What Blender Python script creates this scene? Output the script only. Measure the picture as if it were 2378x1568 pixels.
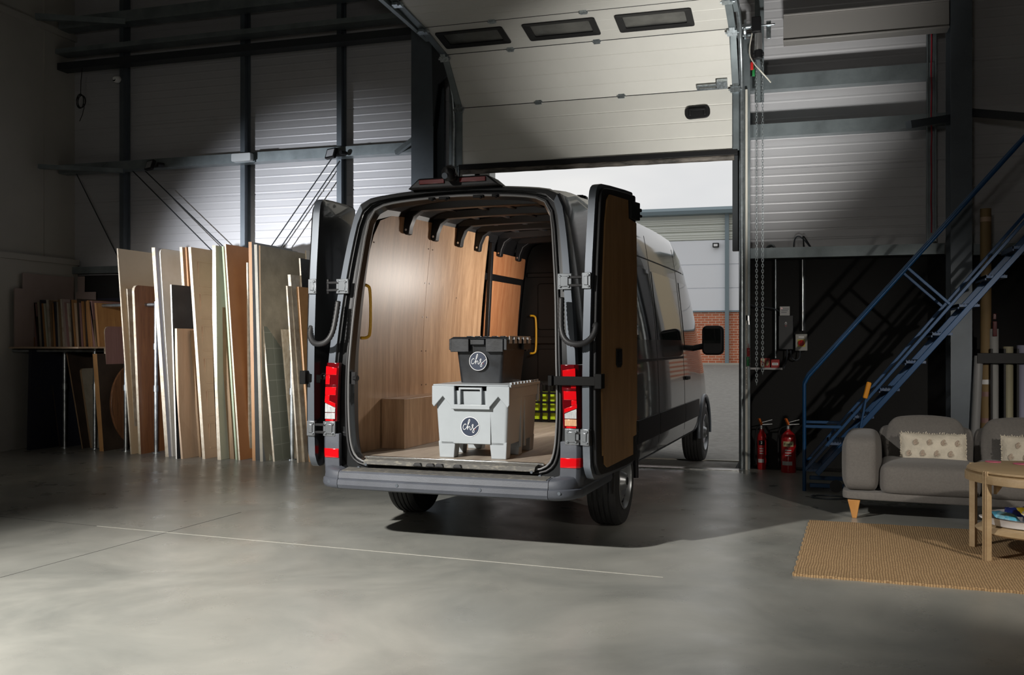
import bpy, bmesh, math, random
from mathutils import Vector, Matrix, noise
random.seed(7)
PI = math.pi
for _o in list(bpy.data.objects): bpy.data.objects.remove(_o)
S = bpy.context.scene
C = S.collection

# ------------------------------------------------------------------ camera
H = 1.477; F = 2250.0; PH = math.radians(16.9)
cam_d = bpy.data.cameras.new('camera'); cam = bpy.data.objects.new('camera', cam_d); C.objects.link(cam)
cam_d.sensor_width = 36; cam_d.lens = 36*F/2378; cam_d.shift_y = 11/2378
cam_d.clip_end = 300
cam.location = (0, 0, H); cam.rotation_euler = (PI/2, 0, PH)
S.camera = cam
# ------------------------------------------------------------------ look, sky and lamps
S.view_settings.view_transform = 'Standard'; S.view_settings.look = 'None'
S.view_settings.gamma = 1; S.view_settings.use_curve_mapping = False
S.view_settings.exposure = 0.0
W = bpy.data.worlds.new('overcast_sky'); S.world = W; W.use_nodes = True
wn, wl = W.node_tree.nodes, W.node_tree.links
bg = wn['Background']
tc = wn.new('ShaderNodeTexCoord'); mp = wn.new('ShaderNodeMapping'); mp.inputs['Scale'].default_value = (1, 1, 3)
nz = wn.new('ShaderNodeTexNoise'); nz.inputs['Scale'].default_value = 2.2; nz.inputs['Detail'].default_value = 4
cr = wn.new('ShaderNodeValToRGB')
cr.color_ramp.elements[0].position = .35; cr.color_ramp.elements[0].color = (.62, .64, .67, 1)
cr.color_ramp.elements[1].position = .62; cr.color_ramp.elements[1].color = (.86, .855, .84, 1)
wl.new(tc.outputs['Generated'], mp.inputs['Vector']); wl.new(mp.outputs['Vector'], nz.inputs['Vector'])
wl.new(nz.outputs['Fac'], cr.inputs['Fac']); wl.new(cr.outputs['Color'], bg.inputs['Color'])
bg.inputs['Strength'].default_value = 1.0

def spot(name, loc, aim, power, size_deg, blend, radius, col=(1, .97, .92)):
    d = bpy.data.lights.new(name, 'SPOT'); d.energy = power; d.spot_size = math.radians(size_deg)
    d.spot_blend = blend; d.shadow_soft_size = radius; d.color = col
    o = bpy.data.objects.new(name, d); C.objects.link(o); o.location = loc
    o.rotation_euler = (Vector(aim)-Vector(loc)).to_track_quat('-Z', 'Y').to_euler()
    return o
spot('work_lamp_key', (-5.6, .2, 4.7), (-3.4, 4.8, .3), 5400, 56, 1, .12)
spot('added_fill_light', (-.9, -2.4, 2.8), (-3.4, 8.5, 1.9), 180, 100, 1, .3, (1, .95, .88))  # added fill, no lamp of the hall: lifts the ambient from behind the camera
spot('work_lamp_boards', (-.5, -1.5, 3.2), (-7.05, 11.0, 1.3), 3300, 21, 1, .12, (1, .94, .86))
spot('work_lamp_lounge', (3.3, 3.6, 2.7), (1.3, 8.0, .3), 560, 58, .7, .06, (1, .93, .84))
spot('work_lamp_left_wall', (-9.8, 4.8, 2.0), (-6.6, 12.0, 2.0), 3900, 42, 1, .12, (.92, .95, 1))
spot('work_lamp_door', (-.1, 8.4, 1.5), (-1.0, 11.6, 5.1), 800, 66, 1, .12, (1, .98, .93))
spot('van_interior_lamp', (-2.454+.25+2.75*.044, 6.465+2.75, 1.95), (-3.25, 9.05, 1.6), 80, 168, .5, .12, (1, .93, .85))

# ------------------------------------------------------------------ geometry helpers
def ray(px, py):
    a = (px-1189)/F; b = -(py-795)/F
    return a*math.cos(PH)-math.sin(PH), a*math.sin(PH)+math.cos(PH), b
def atY(px, py, Y):
    r = ray(px, py); t = Y/r[1]; return Vector((r[0]*t, Y, H+r[2]*t))
def atX(px, py, X):
    r = ray(px, py); t = X/r[0]; return Vector((X, r[1]*t, H+r[2]*t))
def atZ(px, py, Z=0):
    r = ray(px, py); t = (Z-H)/r[2]; return Vector((r[0]*t, r[1]*t, Z))

def chaikin(p, n=2, closed=True):
    for _ in range(n):
        q = []
        m = len(p)
        for i in range(m if closed else m-1):
            a, b = p[i], p[(i+1) % m]
            q.append(tuple(.75*a[k]+.25*b[k] for k in range(len(a))))
            q.append(tuple(.25*a[k]+.75*b[k] for k in range(len(a))))
        if not closed: q = [tuple(p[0])]+q+[tuple(p[-1])]
        p = q
    return p
def rrect(w, h, r, n=5, cx=0, cy=0):
    o = []
    for (sx, sy, a0) in ((1, 1, 0), (-1, 1, 90), (-1, -1, 180), (1, -1, 270)):
        for k in range(n+1):
            a = math.radians(a0+90*k/n)
            o.append((cx+sx*(w/2-r)+r*math.cos(a), cy+sy*(h/2-r)+r*math.sin(a)))
    return o

class G:
    def __init__(s): s.v = []; s.f = []
    def add(s, vs, fs, M=None):
        b = len(s.v)
        for p in vs:
            p = Vector(p); s.v.append(tuple(M @ p) if M else tuple(p))
        s.f += [tuple(b+i for i in f) for f in fs]; return s
    def box(s, c, d, rz=0, M=None):
        x, y, z = d[0]/2, d[1]/2, d[2]/2
        R = Matrix.Translation(c) @ Matrix.Rotation(rz, 4, 'Z')
        if M: R = M @ R
        vs = [(a*x, b*y, e*z) for a in (-1, 1) for b in (-1, 1) for e in (-1, 1)]
        return s.add(vs, [(0, 1, 3, 2), (4, 6, 7, 5), (0, 4, 5, 1), (2, 3, 7, 6), (0, 2, 6, 4), (1, 5, 7, 3)], R)
    def bx(s, x0, x1, y0, y1, z0, z1, M=None):
        return s.box(((x0+x1)/2, (y0+y1)/2, (z0+z1)/2), (abs(x1-x0), abs(y1-y0), abs(z1-z0)), 0, M)
    def loft(s, rings, cap0=True, cap1=True, closed=True, M=None):
        n = len(rings[0]); vs = [p for r in rings for p in r]; fs = []
        for i in range(len(rings)-1):
            for j in range(n if closed else n-1):
                k = (j+1) % n
                fs.append((i*n+j, i*n+k, (i+1)*n+k, (i+1)*n+j))
        if cap0: fs.append(tuple(range(n))[::-1])
        if cap1: fs.append(tuple((len(rings)-1)*n+j for j in range(n)))
        return s.add(vs, fs, M)
    def prism(s, pts, a, b, axis='z', M=None):
        def m(p, t):
            return {'z': (p[0], p[1], t), 'y': (p[0], t, p[1]), 'x': (t, p[0], p[1])}[axis]
        return s.loft([[m(p, a) for p in pts], [m(p, b) for p in pts]], M=M)
    def tube(s, path, r, n=8, closed=False, M=None, flat=None):
        P = [Vector(p) for p in path]; m = len(P); rings = []; up = None
        for i in range(m):
            if closed: t = P[(i+1) % m]-P[i-1]
            else: t = P[min(i+1, m-1)]-P[max(i-1, 0)]
            t.normalize()
            if up is None:
                up = Vector((0, 0, 1)) if abs(t.z) < .9 else Vector((1, 0, 0))
            u = up-t*up.dot(t); u.normalize(); up = u; w = t.cross(u)
            rr = r[i] if isinstance(r, (list, tuple)) else r
            rings.append([tuple(P[i]+rr*(math.cos(2*PI*k/n+PI/n)*u+math.sin(2*PI*k/n+PI/n)*w)) for k in range(n)])
        if closed: rings.append(rings[0])
        return s.loft(rings, not closed, not closed, M=M)
    def bar(s, p0, p1, w, h, up=(0, 0, 1), M=None):
        p0, p1 = Vector(p0), Vector(p1); t = (p1-p0).normalized(); up = Vector(up)
        u = (up-t*up.dot(t)).normalized(); q = t.cross(u)
        R = [[tuple(p+q*a*w/2+u*b*h/2) for a, b in ((-1, -1), (1, -1), (1, 1), (-1, 1))] for p in (p0, p1)]
        return s.loft(R, M=M)
    def cyl(s, p0, p1, r0, r1=None, n=20, M=None):
        return s.tube([p0, p1], [r0, r0 if r1 is None else r1], n, M=M)
    def lathe(s, prof, n=32, M=None, caps=(False, False)):
        return s.loft([[(r*math.cos(2*PI*k/n), r*math.sin(2*PI*k/n), z) for k in range(n)] for r, z in prof], caps[0], caps[1], M=M)
    def ibeam(s, p0, p1, w, d, t=.012, up=(0, 1, 0)):
        p0, p1 = Vector(p0), Vector(p1); a = (p1-p0).normalized(); u = Vector(up); u = (u-a*u.dot(a)).normalized(); q = a.cross(u)
        W2, D2, T = w/2, d/2, t
        o = [(-W2, -D2), (W2, -D2), (W2, -D2+T), (T/2, -D2+T), (T/2, D2-T), (W2, D2-T), (W2, D2), (-W2, D2), (-W2, D2-T), (-T/2, D2-T), (-T/2, -D2+T), (-W2, -D2+T)]
        return s.loft([[tuple(p+q*x+u*y) for x, y in o] for p in (p0, p1)])
    def build(s, name, mat, parent=None, smooth=None, bevel=0, seg=2, loc=None):
        me = bpy.data.meshes.new(name); me.from_pydata(s.v, [], s.f); me.update()
        b = bmesh.new(); b.from_mesh(me); bmesh.ops.recalc_face_normals(b, faces=b.faces); b.to_mesh(me); b.free()
        if mat: me.materials.append(mat)
        o = bpy.data.objects.new(name, me); C.objects.link(o)
        if parent: o.parent = parent
        if loc: o.location = loc
        if bevel:
            m = o.modifiers.new('edge', 'BEVEL'); m.width = bevel; m.segments = seg; m.limit_method = 'ANGLE'; m.angle_limit = math.radians(35)
            if smooth is None: smooth = 40
        if smooth:
            me.shade_smooth(); me.set_sharp_from_angle(angle=math.radians(smooth))
        return o

def tag(o, label, cat, group=None):
    o['label'] = label; o['category'] = cat
    if group: o['group'] = group
    return o
def thing(name, label, cat, loc=(0, 0, 0), rz=0, group=None):
    o = bpy.data.objects.new(name, None); C.objects.link(o); o.location = loc; o.rotation_euler = (0, 0, rz)
    o.empty_display_size = .1
    return tag(o, label, cat, group)
def struct(o): o['kind'] = 'structure'; return o
def dup(root, loc, rz, label, group=None):
    r = root.copy(); C.objects.link(r); r.location = loc; r.rotation_euler = (0, 0, rz); r['label'] = label
    if group: r['group'] = group
    for ch in [c for c in root.children]:
        k = ch.copy(); C.objects.link(k); k.parent = r
        for g in [c for c in ch.children]:
            d = g.copy(); C.objects.link(d); d.parent = k
    return r
def text(body, size, name, mat, parent, M, depth=.0015, shear=0):
    cu = bpy.data.curves.new(name, 'FONT'); cu.body = body; cu.size = size; cu.extrude = depth; cu.align_x = 'CENTER'; cu.align_y = 'CENTER'; cu.shear = shear
    t = bpy.data.objects.new(name, cu); C.objects.link(t)
    me = bpy.data.meshes.new_from_object(t); bpy.data.objects.remove(t)
    me.transform(M); me.materials.clear(); me.materials.append(mat)
    o = bpy.data.objects.new(name, me); C.objects.link(o); o.parent = parent
    return o

# ------------------------------------------------------------------ materials
def mat(name, col, rough=.5, metal=0, coat=0, var=0, vs=6, bump=0, bs=40, stretch=None, col2=None, spec=None, trans=0, sheen=0, alpha=1, contrast=(.35, .65)):
    m = bpy.data.materials.new(name); m.use_nodes = True; N = m.node_tree.nodes; L = m.node_tree.links
    b = N['Principled BSDF']; b.inputs['Base Color'].default_value = (*col, 1)
    b.inputs['Roughness'].default_value = rough; b.inputs['Metallic'].default_value = metal
    b.inputs['Coat Weight'].default_value = coat; b.inputs['Coat Roughness'].default_value = .04
    b.inputs['Transmission Weight'].default_value = trans
    b.inputs['Sheen Weight'].default_value = sheen
    if spec is not None: b.inputs['Specular IOR Level'].default_value = spec
    if var or col2 or bump:
        t = N.new('ShaderNodeTexCoord'); mp = N.new('ShaderNodeMapping'); L.new(t.outputs['Object'], mp.inputs['Vector'])
        if stretch: mp.inputs['Scale'].default_value = stretch
    if var or col2:
        n = N.new('ShaderNodeTexNoise'); n.inputs['Scale'].default_value = vs; n.inputs['Detail'].default_value = 6; n.inputs['Roughness'].default_value = .6
        r = N.new('ShaderNodeValToRGB'); c2 = col2 or tuple(c*(1-var) for c in col)
        r.color_ramp.elements[0].position = contrast[0]; r.color_ramp.elements[1].position = contrast[1]
        r.color_ramp.elements[0].color = (*c2, 1); r.color_ramp.elements[1].color = (*(col if col2 else tuple(min(1, c*(1+var)) for c in col)), 1)
        L.new(mp.outputs['Vector'], n.inputs['Vector']); L.new(n.outputs['Fac'], r.inputs['Fac']); L.new(r.outputs['Color'], b.inputs['Base Color'])
    if bump:
        n2 = N.new('ShaderNodeTexNoise'); n2.inputs['Scale'].default_value = bs; n2.inputs['Detail'].default_value = 4
        bp = N.new('ShaderNodeBump'); bp.inputs['Strength'].default_value = bump; bp.inputs['Distance'].default_value = .01
        L.new(mp.outputs['Vector'], n2.inputs['Vector']); L.new(n2.outputs['Fac'], bp.inputs['Height']); L.new(bp.outputs['Normal'], b.inputs['Normal'])
    return m
def ply(name, c1, c2, rough=.4, s=1.0, axis='z', rings=True):
    m = mat(name, c1, rough); N = m.node_tree.nodes; L = m.node_tree.links; b = N['Principled BSDF']
    t = N.new('ShaderNodeTexCoord'); mp = N.new('ShaderNodeMapping'); L.new(t.outputs['Object'], mp.inputs['Vector'])
    sc = {'z': (9, 9, .7), 'y': (9, .7, 9), 'x': (.7, 9, 9)}[axis]
    mp.inputs['Scale'].default_value = tuple(k*s for k in sc)
    n = N.new('ShaderNodeTexNoise'); n.inputs['Scale'].default_value = 1.6; n.inputs['Detail'].default_value = 8; n.inputs['Roughness'].default_value = .65; n.inputs['Distortion'].default_value = .8
    mp2 = N.new('ShaderNodeMapping'); mp2.inputs['Scale'].default_value = tuple(k*s*6 for k in sc); L.new(t.outputs['Object'], mp2.inputs['Vector'])
    n2 = N.new('ShaderNodeTexNoise'); n2.inputs['Scale'].default_value = 2; n2.inputs['Detail'].default_value = 3; L.new(mp2.outputs['Vector'], n2.inputs['Vector'])
    ad = N.new('ShaderNodeMath'); ad.operation = 'MULTIPLY_ADD'; ad.inputs[1].default_value = .28
    L.new(mp.outputs['Vector'], n.inputs['Vector']); L.new(n2.outputs['Fac'], ad.inputs[0]); L.new(n.outputs['Fac'], ad.inputs[2])
    r = N.new('ShaderNodeValToRGB'); r.color_ramp.elements[0].position = .45; r.color_ramp.elements[1].position = .82
    r.color_ramp.elements[0].color = (*c2, 1); r.color_ramp.elements[1].color = (*c1, 1)
    L.new(ad.outputs[0], r.inputs['Fac']); L.new(r.outputs['Color'], b.inputs['Base Color'])
    return m

m_paint = mat('dark_car_paint', (.012, .013, .014), .28, .2, 1.0)
m_jamb = mat('grey_painted_metal', (.10, .115, .135), .38, .35, .4)
m_black = mat('black_plastic', (.008, .008, .009), .5, bump=.05, spec=.3)
m_dplast = mat('dark_grey_bumper_plastic', (.060, .066, .080), .55, var=.12, vs=5, bump=.08, bs=120)
m_step = mat('dusty_bumper_step', (.085, .082, .075), .7, col2=(.20, .185, .15), vs=22, stretch=(1, 3, 1), bump=.2, bs=90, contrast=(.3, .5))
m_rubber = mat('rubber_seal', (.022, .022, .023), .5)
m_inmetal = mat('van_interior_metal', (.006, .006, .007), .5, spec=.35)
m_roofin = mat('van_bare_roof_metal', (.035, .036, .04), .35, .4)
m_tyre = mat('tyre_rubber', (.022, .022, .022), .75, bump=.25, bs=90)
m_rim = mat('painted_steel_rim', (.30, .31, .32), .35, .8)
m_glass_d = mat('tinted_glass', (.006, .008, .008), .03, 0, 1, spec=.8)
m_red = mat('red_lamp_lens', (.62, .004, .008), .12, 0, 1)
m_dred = mat('dark_red_lamp_lens', (.10, .002, .004), .12, 0, 1)
m_clear = mat('clear_lamp_lens', (.62, .63, .64), .15, .3, 1, var=.3, vs=40, stretch=(6, 6, .4))
m_amber = mat('amber_lamp_lens', (.72, .42, .24), .15, .2, 1, var=.3, vs=40, stretch=(6, 6, .4))
m_chrome = mat('bright_metal', (.62, .63, .64), .22, 1)
m_strap = mat('black_strap', (.004, .004, .004), .6, spec=.15)
m_bulk = mat('bulkhead_black', (.004, .0035, .003), .45, spec=.3)
m_hingep = mat('bright_hinge_plate', (.30, .32, .34), .3, .8)
m_galv = mat('galvanised_steel', (.36, .40, .42), .36, .85, var=.25, vs=14, bump=.03)
m_alu = mat('aluminium_sill', (.75, .75, .73), .25, 1, bump=.1, bs=60)
m_ply = ply('birch_ply_lining', (.52, .33, .195), (.30, .17, .09), .42)
m_plyD = ply('orange_ply_panel', (.52, .24, .11), (.36, .135, .055), .38)
m_plydoor = ply('varnished_door_ply', (.33, .19, .08), (.22, .115, .04), .35)
m_plyfloor = ply('ply_load_floor', (.36, .31, .25), (.24, .19, .15), .45, axis='y')
m_yel = mat('yellow_grab_rail', (.62, .33, .015), .4)
m_crateg = mat('grey_crate_plastic', (.34, .37, .39), .42, var=.05, vs=3, bump=.02)
m_crateb = mat('black_crate_plastic', (.015, .017, .020), .42, var=.5, vs=9, bump=.06)
m_navy = mat('navy_sticker', (.022, .032, .06), .4)
m_white = mat('white_sticker', (.80, .80, .80), .45)
m_hivis = mat('hi_vis_yellow', (.55, .75, .02), .5)
# ------------------------------------------------------------------ the setting
XL_, YB, XR_, YF, ZC = -10.5, 12.0, 9.0, -6.0, 8.0
DX0, DX1, DH, DY = -4.17, -.80, 5.0, 11.5
m_liner = mat('white_liner_sheet', (.50, .50, .52), .38, .1, var=.03, vs=1.5)
m_wleft = mat('painted_side_wall', (.40, .385, .35), .7, var=.05, vs=1.2, bump=.05)
m_dado = mat('black_painted_block', (.012, .012, .012), .85, bump=.3, bs=30)
def floor_mat():
    m = mat('polished_concrete', (.2, .2, .18), .2); N = m.node_tree.nodes; L = m.node_tree.links; b = N['Principled BSDF']
    t = N.new('ShaderNodeTexCoord')
    n = N.new('ShaderNodeTexNoise'); n.inputs['Scale'].default_value = .8; n.inputs['Detail'].default_value = 9; n.inputs['Roughness'].default_value = .62; n.inputs['Distortion'].default_value = .6
    L.new(t.outputs['Object'], n.inputs['Vector'])
    r = N.new('ShaderNodeValToRGB'); e = r.color_ramp.elements
    e[0].position = .3; e[0].color = (.19, .195, .18, 1); e[1].position = .7; e[1].color = (.36, .355, .32, 1)
    L.new(n.outputs['Fac'], r.inputs['Fac']); L.new(r.outputs['Color'], b.inputs['Base Color'])
    n2 = N.new('ShaderNodeTexNoise'); n2.inputs['Scale'].default_value = 2.6; n2.inputs['Detail'].default_value = 8
    L.new(t.outputs['Object'], n2.inputs['Vector'])
    r2 = N.new('ShaderNodeMapRange'); r2.inputs['From Min'].default_value = .3; r2.inputs['From Max'].default_value = .7
    r2.inputs['To Min'].default_value = .24; r2.inputs['To Max'].default_value = .40
    L.new(n2.outputs['Fac'], r2.inputs['Value']); L.new(r2.outputs['Result'], b.inputs['Roughness'])
    n3 = N.new('ShaderNodeTexNoise'); n3.inputs['Scale'].default_value = 5; n3.inputs['Detail'].default_value = 3
    bp = N.new('ShaderNodeBump'); bp.inputs['Strength'].default_value = .025; bp.inputs['Distance'].default_value = .02
    L.new(t.outputs['Object'], n3.inputs['Vector']); b.inputs['Specular IOR Level'].default_value = .7
    return m
g = G(); g.bx(XL_-.2, XR_+.2, YF-.2, 11.62, -.2, 0); struct(g.build('floor', floor_mat()))
g = G(); g.bx(XL_-.2, DX0+.0, 11.62, YB+.2, -.2, 0); g.bx(DX1, XR_+.2, 11.62, YB+.2, -.2, 0)
struct(g.build('floor_edge', m_dado)); 
m_joint = mat('floor_joint_line', (.42, .41, .36), .5)
g = G(); a, b = atZ(225, 1222), atZ(1540, 1341); a.z = b.z = .0005; g.bar(a, b, .007, .002); struct(g.build('trim_1', m_joint))
m_jd = mat('floor_saw_cut', (.06, .06, .055), .8)
g = G()
for (p, q) in (((0, 1200), (225, 1222)), ((0, 1342), (560, 1190))):
    a, b = atZ(*p), atZ(*q); a.z = b.z = .0004; g.bar(a, b, .006, .0012)
struct(g.build('trim_2', m_jd))

def ribbed(x0, x1, z0, z1, y, pitch=.11, h=.0022, th=.10):
    # liner sheet: one continuous rolled profile, front towards -Y
    pr = []; z = z0
    while z < z1-1e-6:
        zz = [z, z+pitch*.12, z+pitch*.22, z+pitch*.30]
        for q, d in zip(zz, (0, 0, h, h)):
            pass
        pr += [(y, z), (y-h, z+pitch*.08), (y-h, z+pitch*.20), (y, z+pitch*.28)]
        k = round((z-z0)/pitch)
        if k % 10 == 9: pr += [(y, z+pitch*.8), (y+.008, z+pitch*.85), (y+.008, z+pitch*.92), (y, z+pitch*.97)]
        z += pitch
    pr += [(y, z1), (y+th, z1), (y+th, z0)]
    return [[(x, p[0], p[1]) for p in pr] for x in (x0, x1)]
ZD = 2.47
g = G()
g.loft(ribbed(XL_, DX0-.02, ZD, ZC, YB)); g.loft(ribbed(DX1+.02, XR_, ZD, ZC, YB)); g.loft(ribbed(DX0-.02, DX1+.02, DH+.15, ZC, YB))
struct(g.build('wall_back', m_liner))
g = G(); g.bx(XL_, DX0-.25, YB-.04, YB+.1, 0, ZD); g.bx(DX1+.12, XR_, YB-.04, YB+.1, 0, ZD); struct(g.build('baseboard_back', m_dado))
m_ext = mat('pale_outside_cladding', (.55, .55, .53), .5)
g = G(); g.bx(XL_, DX0-.02, YB+.1, YB+.3, 0, ZC); g.bx(DX1+.02, XR_, YB+.1, YB+.3, 0, ZC); g.bx(DX0-.02, DX1+.02, YB+.1, YB+.3, 5.15, ZC)
struct(g.build('wall_back_outer', m_ext))
g = G(); g.bx(DX0-.12, DX0-.02, 11.62, YB+.3, 0, DH+.15)
g.bx(DX0-.24, DX0+.12, YB+.3, YB+.55, 0, DH+.15)
struct(g.build('trim_11', m_ext))
g = G(); g.bx(XL_-.2, XL_, YF, YB+.2, 0, ZC)
for k in range(9): g.bx(XL_, XL_+.012, YB-.6-1.2*k-.02, YB-.6-1.2*k, 2.7, ZC)
struct(g.build('wall_left', m_wleft))
g = G(); g.bx(XL_, XL_+.10, YF, YB-.05, 0, 2.62); g.bx(XL_, XL_+.13, YF, YB-.05, 2.62, 2.70)
struct(g.build('trim_3', m_wleft))
g = G(); g.bx(XL_, XL_+.05, YF, YB, 5.97, 6.06); struct(g.build('trim_4', m_wleft))
g = G(); g.bx(XR_, XR_+.2, YF, YB+.2, 0, ZC); struct(g.build('wall_right', m_wleft))
g = G(); g.bx(XL_, XR_, YF-.2, YF, 0, ZC); struct(g.build('wall_front', m_wleft))
g = G(); g.bx(XL_-.2, XR_+.2, YF-.2, YB+.3, ZC, ZC+.2); struct(g.build('ceiling', m_wleft))

# ------------------------------------------------------------------ steelwork
m_post = mat('blue_grey_steel', (.105, .125, .145), .45, .3, var=.12, vs=2)
m_girt = mat('galvanised_girt', (.22, .255, .27), .42, .6, var=.2, vs=3)
m_dsteel = mat('dark_steel', (.035, .04, .045), .5, .3)
SL = 'white cladding'
def post(px, y, w, d, label, z0=0, z1=ZC, m=m_post, ib=True, X=None):
    x = atY(px, 400, y).x if X is None else X
    g = G(); g.ibeam((0, 0, z0), (0, 0, z1), w, d, .014, (0, 1, 0))
    o = g.build('steel_column', m); o.location = (x, y, 0); tag(o, label, 'column'); return o
post(290, 11.90, .07, .15, 'dark steel column nearest the left side wall, with a small round camera beside it')
post(570, 11.90, .07, .15, 'dark steel column behind the pale strip light fitting on the rail')
post(793, 11.90, .07, .15, 'steel column left of the van roof, behind the right floodlight')
# big portal column left of the door
o = G().ibeam((0, 0, 0), (0, 0, 8), .30, .40, .02, (0, 1, 0)).build('portal_column', m_post); o.location = (-4.66, 11.62, 0)
tag(o, 'wide blue-grey portal column rising behind the van roof, left of the door track', 'column')
g = G(); g.prism([(-.02, 5.25), (.40, 5.25), (.32, 4.95), (.06, 4.72), (.0, 4.2)], -.02, .02, 'y'); g.build('knee_bracket', m_dsteel, o, loc=(.16, -.21, 0))
o = G().ibeam((0, 0, 0), (0, 0, 8), .21, .40, .02, (0, 1, 0)).build('portal_column', m_post); o.location = (1.585, 11.5, 0)
tag(o, 'wide blue-grey portal column behind the sofa and blue steps', 'column')

def rail(p, q, w, h, name, label, m=m_girt, up=(0, 0, 1)):
    g = G(); p, q = Vector(p), Vector(q); L = (q-p).length; n = (q-p).normalized()
    # C section opening away from the wall
    t = .006; prof = [(-w/2, -h/2), (w/2, -h/2), (w/2, -h/2+.02), (w/2-t, -h/2+.02), (w/2-t, -h/2+t), (-w/2+t, -h/2+t), (-w/2+t, h/2-t), (w/2-t, h/2-t), (w/2-t, h/2-.02), (w/2, h/2-.02), (w/2, h/2), (-w/2, h/2)]
    g.loft([[(0, a, b) for a, b in prof], [(L, a, b) for a, b in prof]])
    o = g.build(name, m); o.location = p; o.rotation_euler = (0, -math.asin(n.z), math.atan2(n.y, n.x)); tag(o, label, 'wall rail'); return o
zl = 4.01
rail((XL_+.02, 11.74, zl), (-4.90, 11.74, zl), .18, .13, 'wall_rail', 'horizontal steel rail carrying the two floodlights and the strip light')
rail((XL_+.02, 11.72, 5.51), (-4.2, 11.72, 5.51), .20, .10, 'wall_rail', 'upper steel rail on the left, the lower of the close pair', m_dsteel)
rail((XL_+.02, 11.70, 5.72), (-4.2, 11.70, 5.72), .24, .07, 'wall_rail', 'upper steel rail on the left, the upper of the close pair', m_girt)
rail((XL_+.05, 11.72, 6.13), (-4.9, 11.72, 6.13), .22, .16, 'wall_rail', 'highest steel rail at the top left of the hall', m_girt)
rail((DX1+.15, 11.80, 3.96), (1.5, 11.80, 3.96), .16, .15, 'wall_rail', 'grey rail right of the door, the lower one behind the hanging chains')
rail((DX1+.15, 11.80, 4.52), (1.36, 11.80, 4.52), .16, .17, 'wall_rail', 'grey rail right of the door just below the door motor')
rail((DX1+.15, 11.80, 2.52), (1.47, 11.80, 2.52), .20, .12, 'wall_rail', 'grey rail along the top of the black wall, right of the door')
rail((1.72, 11.80, 2.50), (3.6, 11.80, 2.50), .20, .12, 'wall_rail', 'dark rail on top of the black wall behind the tall cardboard tube')
rail((XL_+.02, 11.90, 2.54), (-5.0, 11.90, 2.54), .14, .10, 'wall_rail', 'rail on top of the black wall behind the leaning boards')
g = G(); g.bx(-.25, 1.48, 11.40, 11.56, 4.90, 5.17); g.bx(-.25, 1.48, 11.38, 11.58, 4.88, 4.90); g.bx(-.25, 1.48, 11.38, 11.58, 5.17, 5.19)
o = g.build('lintel_beam', mat('taupe_steel_beam', (.26, .25, .24), .5, .2), bevel=.004); tag(o, 'deep grey-brown steel beam running right from the door motor', 'beam')
# stays
g = G(); a, b = atY(2110, 290, 11.0), Vector((1.5, 11.5, 3.92)); g.bar(a, b, .07, .08); tag(g.build('angle_brace', m_post), 'short slanting angle brace left of the portal column by the steps', 'brace')
g = G(); g.bar((1.70, 11.5, 3.97), (2.25, 11.25, 3.82), .07, .08); tag(g.build('angle_brace', m_dsteel), 'short slanting angle brace right of the portal column by the steps', 'brace')
g = G(); g.bar((-10.42, 11.2, 3.97), (-9.35, 11.66, 3.93), .08, .06); tag(g.build('angle_brace', m_girt), 'angle brace at the left end of the floodlight rail', 'brace')
g = G(); g.bar((-10.42, 11.15, 6.08), (-9.3, 11.64, 6.05), .08, .08); tag(g.build('angle_brace', m_girt), 'angle brace at the left end of the highest rail', 'brace')
g = G(); g.bar((-5.12, 11.66, 3.95), (-4.80, 11.50, 4.08), .05, .06); tag(g.build('angle_brace', m_girt), 'small bracket left of the portal column at rail height', 'brace')
def rod(p, q, label):
    g = G(); g.tube([p, q], .008, 6); tag(g.build('brace_rod', m_dsteel), label, 'rod', 'diagonal bracing rods')
rod((-9.30, 11.78, 3.95), (-7.83, 11.78, 2.63), 'thin diagonal rod below the left floodlight, the lower of two')
rod((-9.16, 11.83, 3.98), (-7.62, 11.83, 2.64), 'thin diagonal rod below the left floodlight, the upper of two')
rod((-6.12, 11.78, 3.95), (-7.17, 11.78, 2.63), 'thin diagonal rod below the right floodlight, the left of two')
rod((-6.02, 11.82, 3.92), (-7.07, 11.82, 2.58), 'thin diagonal rod below the right floodlight, the right of two')
rod((-10.25, 11.74, 3.96), (-9.5, 11.88, 2.5), 'thin diagonal rod in the dark left corner')
# slotted channel with a red cable at the right
g = G()
for (a, b) in ((-.05, -.035), (.035, .05)): g.bx(a, b, -.03, .03, 0, 5.5)
g.bx(-.05, .05, .02, .03, 0, 5.5)
o = g.build('cable_channel', m_girt); o.location = (1.335, 11.72, 2.6); tag(o, 'vertical steel channel with a red cable, left of the right portal column', 'cable channel')
G().tube([(0.004*math.sin(k*2.3), -.01, .1+k*.18) for k in range(30)], .007, 6).build('red_cable', mat('red_cable', (.45, .02, .04), .5), o)['label'] = 'red cable'

# ------------------------------------------------------------------ sectional door
m_panel = mat('white_sandwich_panel', (.60, .59, .55), .42, var=.03, vs=1.5)
door = bpy.data.objects.new('door_1', None); C.objects.link(door); struct(door)
path = [(11.5, 3.70), (11.5, 4.43), (10.97, 4.953), (10.26, 5.06), (9.52, 5.12), (8.78, 5.14)]
WX = DX1-DX0
def seg_frame(i):
    (y0, z0), (y1, z1) = path[i], path[i+1]; L = math.hypot(y1-y0, z1-z0)
    M = Matrix(((1, 0, 0, DX0), (0, (z1-z0)/L, (y1-y0)/L, y0), (0, -(y1-y0)/L, (z1-z0)/L, z0), (0, 0, 0, 1)))
    return M, L   # local: x across, y outward (thickness), z up along the panel
m_rubber_ = mat('black_joint', (.02, .02, .02), .6)
m_wing = mat('dusty_acrylic_pane', (.045, .045, .043), .3, 0, .3, col2=(.11, .11, .10), vs=3)
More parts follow.
